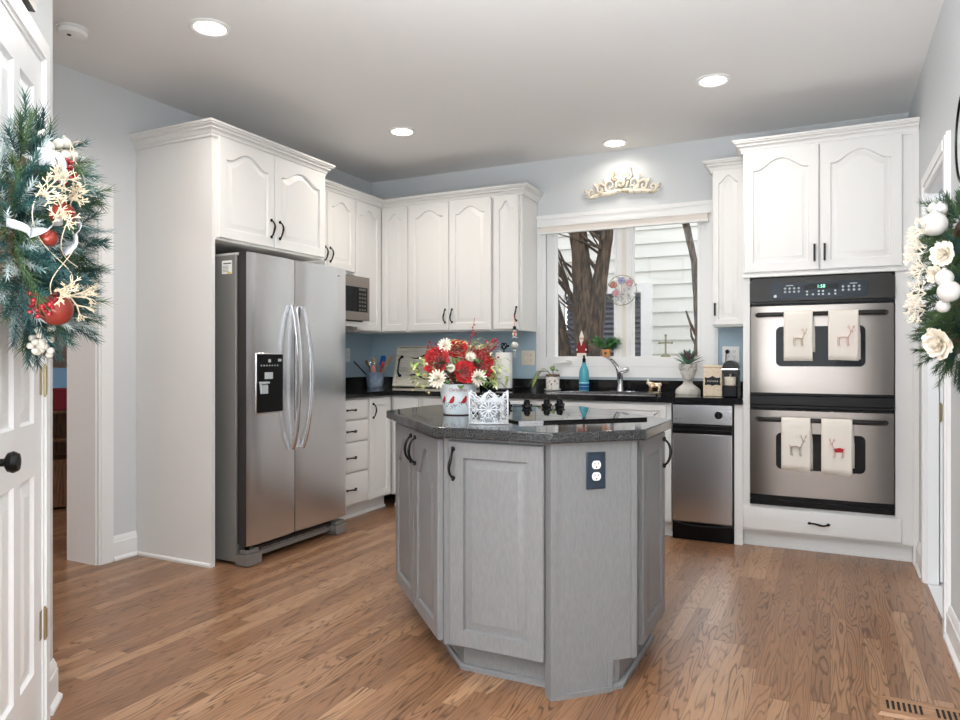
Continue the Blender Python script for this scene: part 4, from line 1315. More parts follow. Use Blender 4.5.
def decal(polys, lift=0.0012):
    mb = MB()
    for pl in polys:
        mb.add([on_pot(x, z, lift) for x, z in pl], [tuple(range(len(pl)))])
    return mb
bird = [(-0.020, -0.012), (-0.012, -0.004), (-0.006, 0.006), (0.0, 0.012), (0.004, 0.02), (0.007, 0.015), (0.011, 0.012), (0.008, 0.008), (0.009, 0.0), (0.005, -0.008), (-0.004, -0.012), (-0.012, -0.010)]
obj('cardinal_print', decal([[(x * 1.15 + o, z * 1.15 + 0.066) for x, z in bird] for o in (-0.026, 0.03)] + [[(-0.07 + x, z + 0.066) for x, z in bird]]), M['cardinal'], fp, smooth=180)
r_ = random.Random(11); pl = []; pl2 = []
for k in range(46):
    x = r_.uniform(-0.085, 0.075); z = 0.045 + r_.uniform(-0.012, 0.012) + 0.01 * math.sin(x * 60); q = r_.uniform(0.003, 0.007); a = r_.random() * 3
    (pl if k % 3 else pl2).append([(x + q * math.cos(a), z + q * math.sin(a)), (x - 0.3 * q * math.sin(a), z + 0.3 * q * math.cos(a)), (x - q * math.cos(a), z - q * math.sin(a)), (x + 0.3 * q * math.sin(a), z - 0.3 * q * math.cos(a))])
obj('pine_print', decal(pl), M['print_g'], fp, smooth=180)
obj('twig_print', decal(pl2), M['print_b'], fp, smooth=180)
tm = text_mb('Christmas', 0.02, 0.0)
tm.v = [tuple(on_pot(v[0], v[2] + 0.112, 0.0016)) for v in tm.v]
obj('lettering', tm, M['script'], fp, smooth=0, label='script lettering Christmas')
rt = Vector((-math.sin(toc), math.cos(toc), 0)); fw = Vector((math.cos(toc), math.sin(toc), 0))   # viewer's right / towards viewer
def fl(r, f, z): return rt * r + fw * f + Vector((0, 0, z))
# stems and leaves first
mb = MB(); r_ = random.Random(5)
heads = [(-0.105, 0.03, 0.235, 0.072), (0.12, 0.02, 0.225, 0.07), (0.035, 0.095, 0.19, 0.052), (-0.005, 0.0, 0.295, 0.046)]
for r, f, z, _ in heads: mb.tube([fl(0, 0, 0.10), fl(r * 0.4, f * 0.4, 0.1 + 0.4 * (z - 0.1)), fl(r, f, z)], 0.003, 6)
for k in range(26):
    a = r_.random() * 2 * PI; q = r_.uniform(0.06, 0.15)
    mb.tube([fl(0, 0, 0.10), fl(0.5 * q * math.cos(a), 0.5 * q * math.sin(a), 0.19), fl(q * math.cos(a), 0.75 * q * math.sin(a), r_.uniform(0.16, 0.29))], 0.0018, 5)
obj('stems', mb, M['stem'], fp)
mb = MB()
for k in range(60):
    a = r_.random() * 2 * PI; q = r_.uniform(0.02, 0.12); z = r_.uniform(0.13, 0.25)
    leaf(mb, fl(q * math.cos(a), 0.8 * q * math.sin(a), z), fl(math.cos(a), math.sin(a), r_.uniform(-0.3, 0.6)), r_.uniform(0.05, 0.085), r_.uniform(0.025, 0.04))
obj('leaves', mb, M['green'], fp, smooth=180)
mb = MB()
for k in range(200):
    side = r_.choice((-1, -1, 1, 1, 0))
    a = r_.random() * 2 * PI
    c = fl(side * r_.uniform(0.11, 0.2) + r_.uniform(-.03, .03), r_.uniform(-.06, .08), 0.13 + r_.random() * 0.12) if side else fl(r_.uniform(-0.02, 0.16), r_.uniform(-.05, .04), r_.uniform(0.25, 0.34))
    leaf(mb, c, fl(math.cos(a), math.sin(a) * 0.6, r_.uniform(-0.6, 0.8)), r_.uniform(0.022, 0.045), r_.uniform(0.01, 0.02))
obj('variegated_sprays', mb, M['lime'], fp, smooth=180)
mb = MB()
for k in range(170):
    a = r_.random() * 2 * PI
    c = fl(r_.uniform(-0.03, 0.17), r_.uniform(-0.04, 0.06), r_.uniform(0.2, 0.33)) if k % 3 else fl(r_.uniform(-0.2, -0.1), r_.uniform(-0.02, 0.06), r_.uniform(0.10, 0.2))
    leaf(mb, c, fl(math.cos(a), math.sin(a), r_.uniform(-0.2, 0.8)), r_.uniform(0.02, 0.038), 0.011)
obj('cream_sprays', mb, M['cream_petal'], fp, smooth=180)
for i, (r, f, z, q) in enumerate(heads):
    obj('peony', bloom_mb(fl(r, f, z) - fl(r, f + 0.05, 0.02).normalized() * q * 0.4, fl(r * 1.2, f + 0.09, 0.055), q, 6, i), M['red'], fp, smooth=180, label='red peony bloom')
for i, (r, f, z, q) in enumerate(((-0.085, 0.085, 0.16, 0.045), (-0.055, 0.03, 0.305, 0.036), (0.085, 0.085, 0.165, 0.04), (0.055, 0.06, 0.255, 0.026), (-0.03, 0.09, 0.205, 0.022))):
    obj('white_flower', daisy_mb(fl(r, f, z), fl(r * 0.6, f + 0.1, 0.03), q, 15, i), M['ivory'], fp, smooth=180, label='ivory flower')
mb = MB()
for k in range(64):
    if k < 34: c = fl(r_.uniform(0.0, 0.18), r_.uniform(-0.03, 0.06), r_.uniform(0.24, 0.335))
    elif k < 50: c = fl(r_.uniform(-0.14, -0.06), r_.uniform(0.0, 0.05), r_.uniform(0.27, 0.325))
    else: c = fl(r_.uniform(-0.06, 0.16), r_.uniform(0.05, 0.09), r_.uniform(0.15, 0.25))
    mb.sphere(c, r_.uniform(0.004, 0.0065), 7, 5); mb.tube([fl(0, 0, 0.11), (fl(0, 0, 0.11) + c) * 0.5 + Vector((0, 0, 0.02)), c], 0.0009, 4)
obj('berries', mb, M['berry'], fp, smooth=180)
mb = MB().tube([fl(0.02, 0, 0.12), fl(0.05, 0, 0.3), fl(0.075, 0, 0.43)], 0.0012, 5).tube([fl(0.06, 0, 0.34), fl(0.068, 0, 0.37)], 0.002, 5)
for k in range(5): mb.sphere(fl(0.071 + r_.uniform(-.008, .008), r_.uniform(-.006, .006), 0.35 + 0.012 * k), 0.004, 6, 5)
obj('berry_twig', mb, M['berry'], fp)

# ================================================================ LATTICE HOLDER ON THE ISLAND
lh = thing('lattice_holder', 'white filigree candle holder with scalloped rim on the island', 'candle holder', (-1.185, 2.483, 0.9145), R(24))
def lattice_panel(w, h):
    mb = MB(); t = 0.0016
    def ring(cx, cz, r, n=12, rr=t): mb.tube([(cx + r * math.cos(2 * PI * k / n), 0, cz + r * math.sin(2 * PI * k / n)) for k in range(n + 1)], rr, 5)
    c = h * 0.46
    for k in range(12):                                            # snowflake
        a = PI * k / 6
        L = 0.46 * h if k % 2 == 0 else 0.3 * h
        mb.tube([(0, 0, c), (L * math.cos(a), 0, c + L * math.sin(a))], 0.0022, 5)
        for q in ((0.45, 0.7, 0.9) if k % 2 == 0 else (0.75,)):
            for sg in (-1, 1):
                o = L * q; e = 0.014
                mb.tube([(o * math.cos(a), 0, c + o * math.sin(a)), (o * math.cos(a) + e * math.cos(a + sg * 0.9), 0, c + o * math.sin(a) + e * math.sin(a + sg * 0.9))], 0.0017, 5)
    for k in range(-9, 10):                                        # lattice in the corners
        for sg in (-1, 1):
            pts = []
            for q in range(41):
                z = h * 0.74 * q / 40; x = k * 0.019 + sg * (z - c) * 0.8
                if abs(x) < w / 2 and math.hypot(x, z - c) > 0.4 * h: pts.append((x, 0, z))
                else:
                    if len(pts) > 1: mb.tube([pts[0], pts[-1]], 0.0013, 4)
                    pts = []
            if len(pts) > 1: mb.tube([pts[0], pts[-1]], 0.0013, 4)
    n = 48
    for zz, am, rr in ((0.86, 0.12, 0.003), (0.76, 0.10, 0.0018)):
        mb.tube([(w * (-0.5 + k / n), 0, h * (zz + am * math.cos(4 * PI * k / n) + 0.025 * math.cos(20 * PI * k / n))) for k in range(n + 1)], rr, 5)
    for s in (-0.5, 0.5): mb.tube([(s * w, 0, 0), (s * w, 0, h * 0.99)], 0.003, 5)
    mb.tube([(-w / 2, 0, 0.003), (w / 2, 0, 0.003)], 0.003, 5)
    return mb
for k in range(4):
    a = k * PI / 2
    mb = lattice_panel(0.145, 0.12)
    mb.xf(Matrix.Rotation(a, 4, 'Z') @ Matrix.Translation((0, -0.0725, 0.0005)))
    obj('lattice_panel', mb, M['lattice'], lh, smooth=180)
obj('base', MB().box(-0.072, 0.072, -0.072, 0.072, 0.0, 0.003), M['white'], lh, smooth=0)
obj('glass_cup', MB().lathe([(0, 0.0035), (0.04, 0.0035), (0.045, 0.08), (0.043, 0.08), (0.038, 0.007), (0, 0.007)], n=20), M['crystal'], lh)


# ================================================================ THINGS ON THE BACK COUNTER
ZT = 0.9145
# --- utensil crock with utensils
cr = obj('utensil_crock', MB().lathe([(0, 0), (0.062, 0), (0.066, 0.006), (0.072, 0.06), (0.074, 0.115), (0.078, 0.12), (0.078, 0.128), (0.072, 0.129), (0.068, 0.115), (0.06, 0.008), (0, 0.008)], n=28), M['pot_blue'])
cr.location = (-3.47, 5.02, ZT)
tag(cr, 'blue grey glazed crock full of cooking utensils in the counter corner', 'crock')
UG = 'cooking utensils standing in the crock'
CRX, CRY = -3.47, 5.02
def utensil(name, label, base, tip, head, m_handle, m_head, cat='utensil'):
    b = Vector((CRX + base[0], CRY + base[1], ZT + 0.012)); t = Vector((CRX + tip[0], CRY + tip[1], ZT + tip[2]))
    u = thing(name, label, cat, tuple(b), 0, UG)
    mb = MB().tube([b, b.lerp(t, 0.5), t], [0.004, 0.005, 0.006], 7)
    obj('handle', mb, m_handle, u, world_space=True)
    F_ = Matrix.Translation(t) @ frame_to(t - b)
    mb = MB()
    if head == 'spoon': mb.sphere((0, 0, 0.03), 0.03, 12, 8, (0.75, 0.28, 1.15))
    elif head == 'spatula': mb.prism_y(rrect(-0.024, 0.024, -0.005, 0.085, 0.012), -0.003, 0.003)
    elif head == 'ladle': mb.lathe([(0, -0.002), (0.02, 0.002), (0.03, 0.014), (0.032, 0.028), (0.029, 0.028), (0.018, 0.006), (0, 0.003)], (0, 0.02, 0.01), 14)
    elif head == 'whisk':
        for k in range(8):
            a = PI * k / 8
            mb.tube([(0.026 * math.cos(a) * math.sin(PI * q / 10) * s, 0.026 * math.sin(a) * math.sin(PI * q / 10) * s, 0.09 * q / 10) for s in (1,) for q in range(11)], 0.0012, 4)
            mb.tube([(-0.026 * math.cos(a) * math.sin(PI * q / 10), -0.026 * math.sin(a) * math.sin(PI * q / 10), 0.09 * q / 10) for q in range(11)], 0.0012, 4)
    mb.xf(F_)
    obj('head', mb, m_head, u, world_space=True, smooth=60)
utensil('spatula', 'black handled utensil leaning far left out of the crock', (0.02, 0.0), (-0.105, -0.06, 0.16), 'spatula', M['blackp'], M['blackp'])
utensil('wooden_spoon', 'brown wooden spoon leaning left in the crock', (0.02, 0.02), (-0.085, 0.03, 0.18), 'spoon', M['wood'], M['wood'])
utensil('wooden_spoon', 'tall light wooden spoon in the middle of the crock', (0.0, 0.03), (-0.05, 0.06, 0.195), 'spoon', M['wood_l'], M['wood_l'])
utensil('whisk', 'metal whisk between the wooden spoons and the blue spatula', (0.01, -0.03), (-0.03, 0.0, 0.165), 'whisk', M['steel_h'], M['steel_h'])
utensil('spatula', 'bright blue spatula sticking up at the back of the crock', (0.0, 0.04), (0.0, 0.10, 0.19), 'spatula', M['wood'], M['blue_p'])
utensil('ladle', 'red ladle at the right of the crock', (-0.0, 0.0), (0.06, 0.005, 0.165), 'spoon', M['red_p'], M['red_p'])
utensil('ladle', 'pink spoon in front of the red ladle', (0.0, -0.03), (0.02, -0.06, 0.13), 'spoon', M['pink'], M['pink'])
utensil('wooden_spoon', 'light wooden stick leaning far right in the crock', (-0.02, 0.02), (0.105, 0.03, 0.2), 'spatula', M['wood_l'], M['wood_l'])

# --- whitewashed tray leaning on the backsplash
tr = thing('serving_tray', 'large whitewashed wooden tray with black scroll handles leaning on the backsplash', 'tray', (-2.98, 5.185, ZT))
lean = Matrix.Rotation(R(-12), 4, 'X')
TWD, THT = 0.80, 0.355
def tp(mb): return mb.xf(Matrix.Translation((0, 0, 0.004)) @ lean)
mb = MB()
for k in range(5): mb.box(-TWD / 2, TWD / 2, 0, 0.014, k * 0.071, k * 0.071 + 0.0695)
obj('board', tp(mb), M['tray'], tr, smooth=0)
mb = MB().box(-TWD / 2 - 0.012, -TWD / 2, -0.022, 0.016, 0, THT).box(TWD / 2, TWD / 2 + 0.012, -0.022, 0.016, 0, THT).box(-TWD / 2, TWD / 2, -0.022, 0.0, 0, 0.012).box(-TWD / 2, TWD / 2, -0.022, 0, THT - 0.012, THT)
obj('rim', tp(mb), M['tray'], tr, smooth=0)
for s in (-1, 1):
    x = s * (TWD / 2 - 0.035)
    mb = MB().tube([(x, -0.005, 0.10), (x + s * 0.0, -0.03, 0.12), (x, -0.032, 0.18), (x, -0.03, 0.235), (x, -0.005, 0.255)], [0.01, 0.008, 0.007, 0.008, 0.01], 8)
    for z in (0.095, 0.26): mb.sphere((x + 0.008, -0.006, z), 0.014, 10, 6, (1.3, 0.5, 1))
    obj('handle', tp(mb), M['black'], tr, label='black iron end handle')
for z, s in ((0.255, 1), (0.10, -1)):
    n = 20
    for q in (-1, 1):
        mb = MB().tube([(q * (0.05 + 0.21 * k / n), -0.002, z + s * (0.02 - 0.02 * k / n + 0.012 * math.sin(2 * PI * k / n))) for k in range(n + 1)], [0.004 + 0.004 * math.sin(PI * k / n) for k in range(n + 1)], 6)
        obj('scroll', tp(MB().merge(mb)), M['black'], tr, label='black painted scroll')
obj('lettering', tp(text_mb('SL', 0.085).xf(Matrix.Translation((-0.215, -0.001, 0.18)))), M['ink'], tr, smooth=0, label='grey letters SL')

# --- paper towels
pt = thing('paper_towel_holder', 'black iron paper towel stand behind the flower pot', 'paper towel holder', (-2.30, 5.09, ZT))
mb = MB().lathe([(0, 0), (0.08, 0), (0.08, 0.006), (0.02, 0.012), (0, 0.012)], n=24)
obj('base', mb, M['black'], pt)
obj('rod', MB().lathe([(0.005, 0.012), (0.005, 0.33)], n=10), M['black'], pt)
sc_ = [(0.03 * math.sin(t * 0.9) * (1 - t / 9), 0, 0.32 + 0.035 * (1 - math.cos(t)) * (1 - t / 9)) for t in [k * 0.35 for k in range(18)]]
mb = MB().tube(sc_, 0.005, 6).tube([(-x, 0, z) for x, _, z in sc_], 0.005, 6).sphere((0.035, 0, 0.345), 0.01, 8, 6)
obj('finial', mb, M['black'], pt)
pr = obj('paper_towel_roll', MB().lathe([(0.018, 0.014), (0.064, 0.014), (0.066, 0.018), (0.066, 0.29), (0.064, 0.294), (0.018, 0.294), (0.018, 0.014)], n=32), M['paper'])
pr.location = (-2.30, 5.09, ZT)
tag(pr, 'white paper towel roll on the black iron stand', 'paper towels')

# --- trailing plant in a speckled pot
vp = thing('potted_plant', 'trailing green vine in a speckled white pot left of the sink', 'potted plant', (-1.905, 5.12, ZT))
obj('saucer', MB().lathe([(0, 0), (0.05, 0), (0.066, 0.012), (0.063, 0.014), (0.048, 0.004), (0, 0.004)], n=24), M['white'], vp)
obj('pot', MB().lathe([(0, 0.0045), (0.047, 0.0045), (0.05, 0.01), (0.052, 0.095), (0.052, 0.12), (0.048, 0.12), (0.047, 0.11), (0, 0.108)], n=24), mat('terrazzo glaze', (238, 234, 228), 0.4, noise=(60, (120, 74, 58), 0.58, 0.6)), vp)
obj('rim_band', MB().lathe([(0.0525, 0.108), (0.0545, 0.11), (0.0545, 0.124), (0.0525, 0.126), (0.0525, 0.108)], n=24), mat('brown rim glaze', (112, 92, 76), 0.4), vp)
mb = MB().tube([(0, 0, 0.11), (-0.04, -0.01, 0.15), (-0.09, -0.02, 0.145), (-0.13, -0.03, 0.09)], 0.003, 6).tube([(0.01, 0, 0.11), (0.0, -0.01, 0.17), (0.02, -0.02, 0.19)], 0.003, 6)
obj('stems', mb, M['stem'], vp)
mb = MB()
for b, dv, L, W in (((-0.03, -0.01, 0.145), (-0.6, -0.3, 0.5), 0.08, 0.04), ((-0.08, -0.02, 0.15), (-1, -0.3, -0.5), 0.09, 0.045), ((-0.1, -0.02, 0.13), (-0.4, -0.5, -0.8), 0.1, 0.05), ((-0.12, -0.03, 0.1), (-1, -0.2, -0.7), 0.08, 0.035), ((0.0, -0.01, 0.15), (-0.2, -0.2, 1), 0.06, 0.035), ((-0.06, 0, 0.15), (-0.9, -0.1, 0.1), 0.09, 0.04)):
    leaf(mb, b, dv, L, W)
obj('leaves', mb, M['lime'], vp, smooth=180)
mb = MB(); leaf(mb, (0.0, -0.01, 0.155), (0.8, -0.4, 0.15), 0.07, 0.05); leaf(mb, (0.01, -0.02, 0.17), (0.3, -0.7, 0.2), 0.05, 0.04); leaf(mb, (0, 0, 0.15), (-0.1, 0.3, 0.9), 0.06, 0.04)
obj('dark_leaves', mb, M['green'], vp, smooth=180)

# --- aqua soap bottle
sb = thing('soap_bottle', 'aqua blue dish soap bottle beside the faucet', 'bottle', (-1.668, 5.16, ZT))
obj('bottle', MB().lathe([(0, 0.002), (0.034, 0.002), (0.037, 0.008), (0.037, 0.13), (0.034, 0.155), (0.026, 0.18), (0.018, 0.195), (0.015, 0.215), (0, 0.215)], n=24), M['bottle'], sb)
obj('cap', MB().lathe([(0, 0.2155), (0.013, 0.2155), (0.013, 0.245), (0.008, 0.25), (0.008, 0.27), (0, 0.272)], n=14), M['blackp'], sb)
obj('label', MB().lathe([(0.0372, 0.012), (0.0376, 0.012), (0.0376, 0.07), (0.0372, 0.07), (0.0372, 0.012)], n=24), M['bottle_b'], sb)
obj('label_stripe', MB().lathe([(0.0377, 0.058), (0.0381, 0.058), (0.0381, 0.07), (0.0377, 0.07), (0.0377, 0.058)], n=24).lathe([(0.0377, 0.035), (0.0381, 0.035), (0.0381, 0.039), (0.0377, 0.039), (0.0377, 0.035)], n=24), M['bottle_l'], sb)

# --- faucet
fa = thing('faucet', 'chrome pull out kitchen faucet behind the sink', 'faucet', (-1.40, 5.20, 0.9142))
obj('deck_plate', MB().prism([(0.13 * math.cos(2 * PI * k / 28), 0.03 * math.sin(2 * PI * k / 28)) for k in range(28)], 0, 0.006), M['chrome'], fa)
obj('body', MB().tube([(0, 0, 0.006), (0, 0, 0.06), (0.0, -0.004, 0.11), (-0.002, -0.012, 0.16)], [0.029, 0.024, 0.024, 0.026], 18), M['chrome'], fa)
obj('spout', MB().tube([(-0.002, -0.012, 0.15), (-0.012, -0.04, 0.19), (-0.025, -0.075, 0.22), (-0.04, -0.11, 0.245), (-0.05, -0.135, 0.25)], [0.022, 0.02, 0.017, 0.016, 0.014], 14), M['chrome'], fa)
obj('lever', MB().tube([(0.01, -0.02, 0.15), (0.03, -0.025, 0.155), (0.05, -0.03, 0.165), (0.075, -0.035, 0.17)], [0.016, 0.018, 0.02, 0.012], 12), M['chrome'], fa)

# --- gold and ivory bull figurine
bu = thing('animal_figurine', 'small gold and ivory horned animal figurine at the right of the faucet', 'figurine', (-1.13, 5.12, ZT))
obj('plinth', MB().prism([(0.05 * math.cos(2 * PI * k / 20), 0.025 * math.sin(2 * PI * k / 20)) for k in range(20)], 0, 0.008), M['brass'], bu)
V_ = [(0.03, 0, 0.058), (0.0, 0, 0.055), (-0.028, 0, 0.062), (-0.045, 0, 0.075), (-0.06, 0, 0.066),
      (0.034, 0.012, 0.035), (0.036, 0.012, 0.01), (0.034, -0.012, 0.035), (0.03, -0.012, 0.01),
      (-0.026, 0.012, 0.036), (-0.022, 0.012, 0.01), (-0.026, -0.012, 0.036), (-0.032, -0.012, 0.01), (0.046, 0, 0.072), (0.05, 0, 0.05)]
E_ = [(0, 1), (1, 2), (2, 3), (3, 4), (0, 5), (5, 6), (0, 7), (7, 8), (2, 9), (9, 10), (2, 11), (11, 12), (0, 13), (13, 14)]
obj('body', skin_mb(V_, E_, [0.017, 0.017, 0.02, 0.012, 0.008, 0.009, 0.006, 0.009, 0.006, 0.009, 0.006, 0.009, 0.006, 0.004, 0.003], 2), M['gold'], bu, smooth=180)
mb = MB()
for s in (-1, 1): mb.tube([(-0.045, s * 0.006, 0.084), (-0.046, s * 0.018, 0.092), (-0.05, s * 0.02, 0.104)], [0.004, 0.003, 0.001], 6)
obj('horns', mb, M['ivory'], bu)

# --- classical bust planter
bs = thing('bust_planter', 'white plaster head planter with a succulent right of the sink', 'planter', (-0.878, 5.02, ZT), R(18))
secs = [(0.0, 0.082, 0.050, 0.0), (0.012, 0.086, 0.052, 0), (0.035, 0.080, 0.048, 0.002), (0.055, 0.058, 0.040, 0.004), (0.07, 0.036, 0.034, 0.004), (0.088, 0.030, 0.031, 0.0), (0.1, 0.032, 0.036, -0.004), (0.112, 0.038, 0.045, -0.006), (0.128, 0.043, 0.05, -0.004), (0.145, 0.046, 0.052, -0.002), (0.16, 0.047, 0.053, 0), (0.175, 0.046, 0.052, 0.002), (0.19, 0.044, 0.049, 0.003), (0.2, 0.04, 0.045, 0.003)]
mb = MB().loft([[(rx * math.cos(2 * PI * k / 24), oy + ry * math.sin(2 * PI * k / 24), z) for k in range(24)] for z, rx, ry, oy in secs])
mb.loft([[(x * w, -0.048 + y, z) for x, y in ((-1, 0.004), (0, -dp), (1, 0.004), (0, 0.01))] for z, w, dp in ((0.133, 0.010, 0.014), (0.138, 0.009, 0.018), (0.15, 0.006, 0.01), (0.163, 0.005, 0.006))])
for s in (-1, 1):
    mb.sphere((s * 0.017, -0.046, 0.158), 0.008, 8, 6, (1.2, 0.6, 0.7)); mb.tube([(s * 0.006, -0.052, 0.166), (s * 0.018, -0.052, 0.169), (s * 0.03, -0.044, 0.165)], 0.0045, 6)
    mb.sphere((s * 0.046, 0.0, 0.15), 0.013, 8, 6, (0.4, 0.8, 1.2))
mb.sphere((0, -0.050, 0.123), 0.010, 8, 6, (1.2, 0.5, 0.35)); mb.sphere((0, -0.049, 0.117), 0.010, 8, 6, (1, 0.5, 0.35)); mb.sphere((0, -0.044, 0.106), 0.014, 8, 6, (1, 0.7, 0.7))
obj('bust', mb, M['stone'], bs, smooth=60)
mb = MB(); r_ = random.Random(2)
for k in range(46):
    a = r_.random() * 2 * PI; z = r_.uniform(0.168, 0.206)
    mb.sphere((0.05 * math.cos(a), 0.003 + 0.055 * math.sin(a), z), r_.uniform(0.009, 0.014), 7, 5)
mb.lathe([(0.043, 0.19), (0.05, 0.2), (0.05, 0.207), (0.04, 0.207), (0.038, 0.195), (0.043, 0.19)], n=20)
obj('hair', mb, M['stone'], bs, smooth=180)
obj('soil', MB().lathe([(0, 0.2), (0.039, 0.2), (0.039, 0.203), (0, 0.203)], n=16), M['soil'], bs)
mb = MB(); mb2 = MB()
for k in range(26):
    a = k * 2.4; t_ = k / 26
    leaf(mb if k % 5 else mb2, (0.012 * math.cos(a), 0.012 * math.sin(a), 0.203 + 0.02 * t_), (math.cos(a) * (1.1 - 0.9 * t_), math.sin(a) * (1.1 - 0.9 * t_), 0.45 + 1.0 * t_), 0.115 - 0.01 * t_, 0.03, droop=0.1)
obj('succulent', mb, M['succ'], bs, smooth=180, label='blue green succulent')
obj('plum_leaves', mb2, M['succ_p'], bs, smooth=180)

# --- biscuit tin
bx = thing('canister', 'square cream canister with a black label right of the bust', 'canister', (-0.69, 4.89, ZT))
obj('body', MB().box(-0.06, 0.06, -0.05, 0.05, 0, 0.185), M['box'], bx, bevel=0.004)
obj('lid', MB().box(-0.062, 0.062, -0.052, 0.052, 0.1855, 0.203), M['box'], bx, bevel=0.004)
lp = [(-0.046, 0.0), (-0.05, 0.022), (-0.044, 0.026), (-0.03, 0.022), (-0.012, 0.028), (0, 0.036), (0.012, 0.028), (0.03, 0.022), (0.044, 0.026), (0.05, 0.022), (0.046, 0), (0.05, -0.022), (0.044, -0.026), (0.03, -0.022), (0.012, -0.024), (0, -0.03), (-0.012, -0.024), (-0.03, -0.022), (-0.044, -0.026), (-0.05, -0.022)]
lb = obj('label', MB().prism_y([(x, z + 0.098) for x, z in lp], -0.0515, -0.0502), M['blackp'], bx, smooth=0, label='black scalloped label')
mb = MB().tube([(-0.034 + 0.0034 * k, -0.0525, 0.098 + (0.006 if k % 2 else -0.004) + 0.002 * math.sin(k)) for k in range(21)], 0.0016, 5)
obj('script', mb, M['ivory'], lb)

# --- black drip coffee maker
cf = thing('coffee_maker', 'black and silver coffee machine beside the oven tower', 'coffee machine', (-0.572, 4.80, ZT))
mb = MB().box(-0.046, 0.046, -0.055, 0.075, 0, 0.075)
obj('base', mb, M['blackp'], cf, bevel=0.008)
mb = MB()
mb.loft([[(0.046 * math.cos(PI * k / 12), y, 0.18 + 0.055 * math.sin(PI * k / 12)) for k in range(13)] + [(-0.046, y, 0.15), (0.046, y, 0.15)] for y in (-0.055, 0.075)])
mb.box(-0.046, 0.046, 0.02, 0.075, 0.075, 0.16)
obj('hood', mb, M['blackp'], cf)
obj('band', MB().box(-0.049, 0.049, -0.058, 0.075, 0.176, 0.182), M['chrome'], cf, smooth=0)
obj('spout', MB().lathe([(0.008, 0.132), (0.010, 0.15)], (0, -0.025, 0), 12), M['chrome'], cf)
cu = obj('mug', MB().lathe([(0, 0.0755), (0.032, 0.0755), (0.034, 0.08), (0.036, 0.13), (0.033, 0.13), (0.03, 0.08), (0, 0.079)], n=22), M['cream'])
cu.location = (-0.572, 4.775, ZT)
tag(cu, 'small cream mug standing in the coffee machine', 'mug')
obj('water_tank', MB().box(0.015, 0.046, 0.076, 0.12, 0.0, 0.17), M['crystal'], cf, bevel=0.003)

# --- things on the window ledge
LZ = 1.1735
sa = thing('santa_figurine', 'slim red coated bearded figurine on the window ledge', 'figurine', (-1.733, 5.299, LZ))
obj('coat', MB().lathe([(0, 0.012), (0.036, 0.012), (0.036, 0.03), (0.031, 0.06), (0.022, 0.11), (0.014, 0.13), (0, 0.132)], n=16).xf(Matrix.Diagonal((1, 0.28, 1, 1))), M['coat_red'], sa)
obj('fur_hem', MB().lathe([(0, 0.0), (0.036, 0.0), (0.0385, 0.01), (0.0385, 0.026), (0.035, 0.03), (0, 0.03)], n=16).xf(Matrix.Diagonal((1, 0.285, 1, 1))), M['fabric_w'], sa)
obj('face', MB().sphere((0, -0.001, 0.144), 0.017, 12, 8, (1, 0.55, 1)), M['skin'], sa)
obj('beard', MB().loft([[(x * w, -0.008 + (0 if abs(x) < 1 else 0.006), z) for x in (-1, -0.5, 0.5, 1)] + [(w, 0.0, z), (-w, 0, z)] for z, w in ((0.085, 0.002), (0.11, 0.012), (0.138, 0.017), (0.143, 0.014))]), M['fabric_w'], sa)
obj('hat', MB().lathe([(0, 0.15), (0.019, 0.15), (0.02, 0.16), (0.016, 0.164), (0.008, 0.19), (0.005, 0.2), (0, 0.204)], n=14).xf(Matrix.Diagonal((1, 0.55, 1, 1))), M['fabric_w'], sa)
mb = MB()
for s in (-1, 1): mb.tube([(s * 0.016, 0, 0.118), (s * 0.032, -0.002, 0.09), (s * 0.036, -0.004, 0.064)], [0.006, 0.007, 0.006], 7, ry=0.005)
obj('sleeves', mb, M['coat_red'], sa)
obj('mittens', MB().sphere((0.037, -0.004, 0.056), 0.007, 8, 6, (1, 0.8, 1.2)).sphere((-0.037, -0.004, 0.056), 0.007, 8, 6, (1, 0.8, 1.2)), M['fabric_w'], sa)

op = thing('potted_plant', 'small fern in an orange pot on the window ledge', 'potted plant', (-1.531, 5.284, LZ))
obj('pot', MB().lathe([(0, 0), (0.026, 0), (0.029, 0.006), (0.034, 0.045), (0.037, 0.05), (0.037, 0.058), (0.033, 0.058), (0.031, 0.05), (0, 0.048)], n=20).xf(Matrix.Diagonal((1, 0.55, 1, 1))), M['terracotta'], op)
obj('medallion', MB().lathe([(0, 0), (0.011, 0), (0.010, 0.003), (0, 0.004)], (-0.002, -0.0175, 0.028), 12, 'y'), M['wood'], op)
mb = MB(); r_ = random.Random(8)
for k in range(34):
    a = r_.random() * 2 * PI
    b = Vector((0.0, 0, 0.05)); dv = Vector((math.cos(a), 0.35 * math.sin(a) - 0.15, r_.uniform(0.5, 1.9))).normalized()
    L = r_.uniform(0.09, 0.17)
    mb.tube([b, b + dv * L * 0.5, b + dv * L - Vector((0, 0, 0.2 * L))], 0.0012, 4)
    for q in range(7):
        v = 0.3 + 0.1 * q
        c = b + dv * L * v - Vector((0, 0, 0.2 * L * v * v))
        for s in (-1, 1):
            leaf(mb, c, Vector((dv.x * 0.6 + s * dv.z * 0.7, dv.y - 0.1, dv.z * 0.5 - s * dv.x * 0.7)), 0.03, 0.012, droop=0.2)
obj('fronds', mb, mat('fern green', (60, 118, 66), 0.5, noise=(24, (104, 156, 92), 0.45, 0.6)), op, smooth=180)

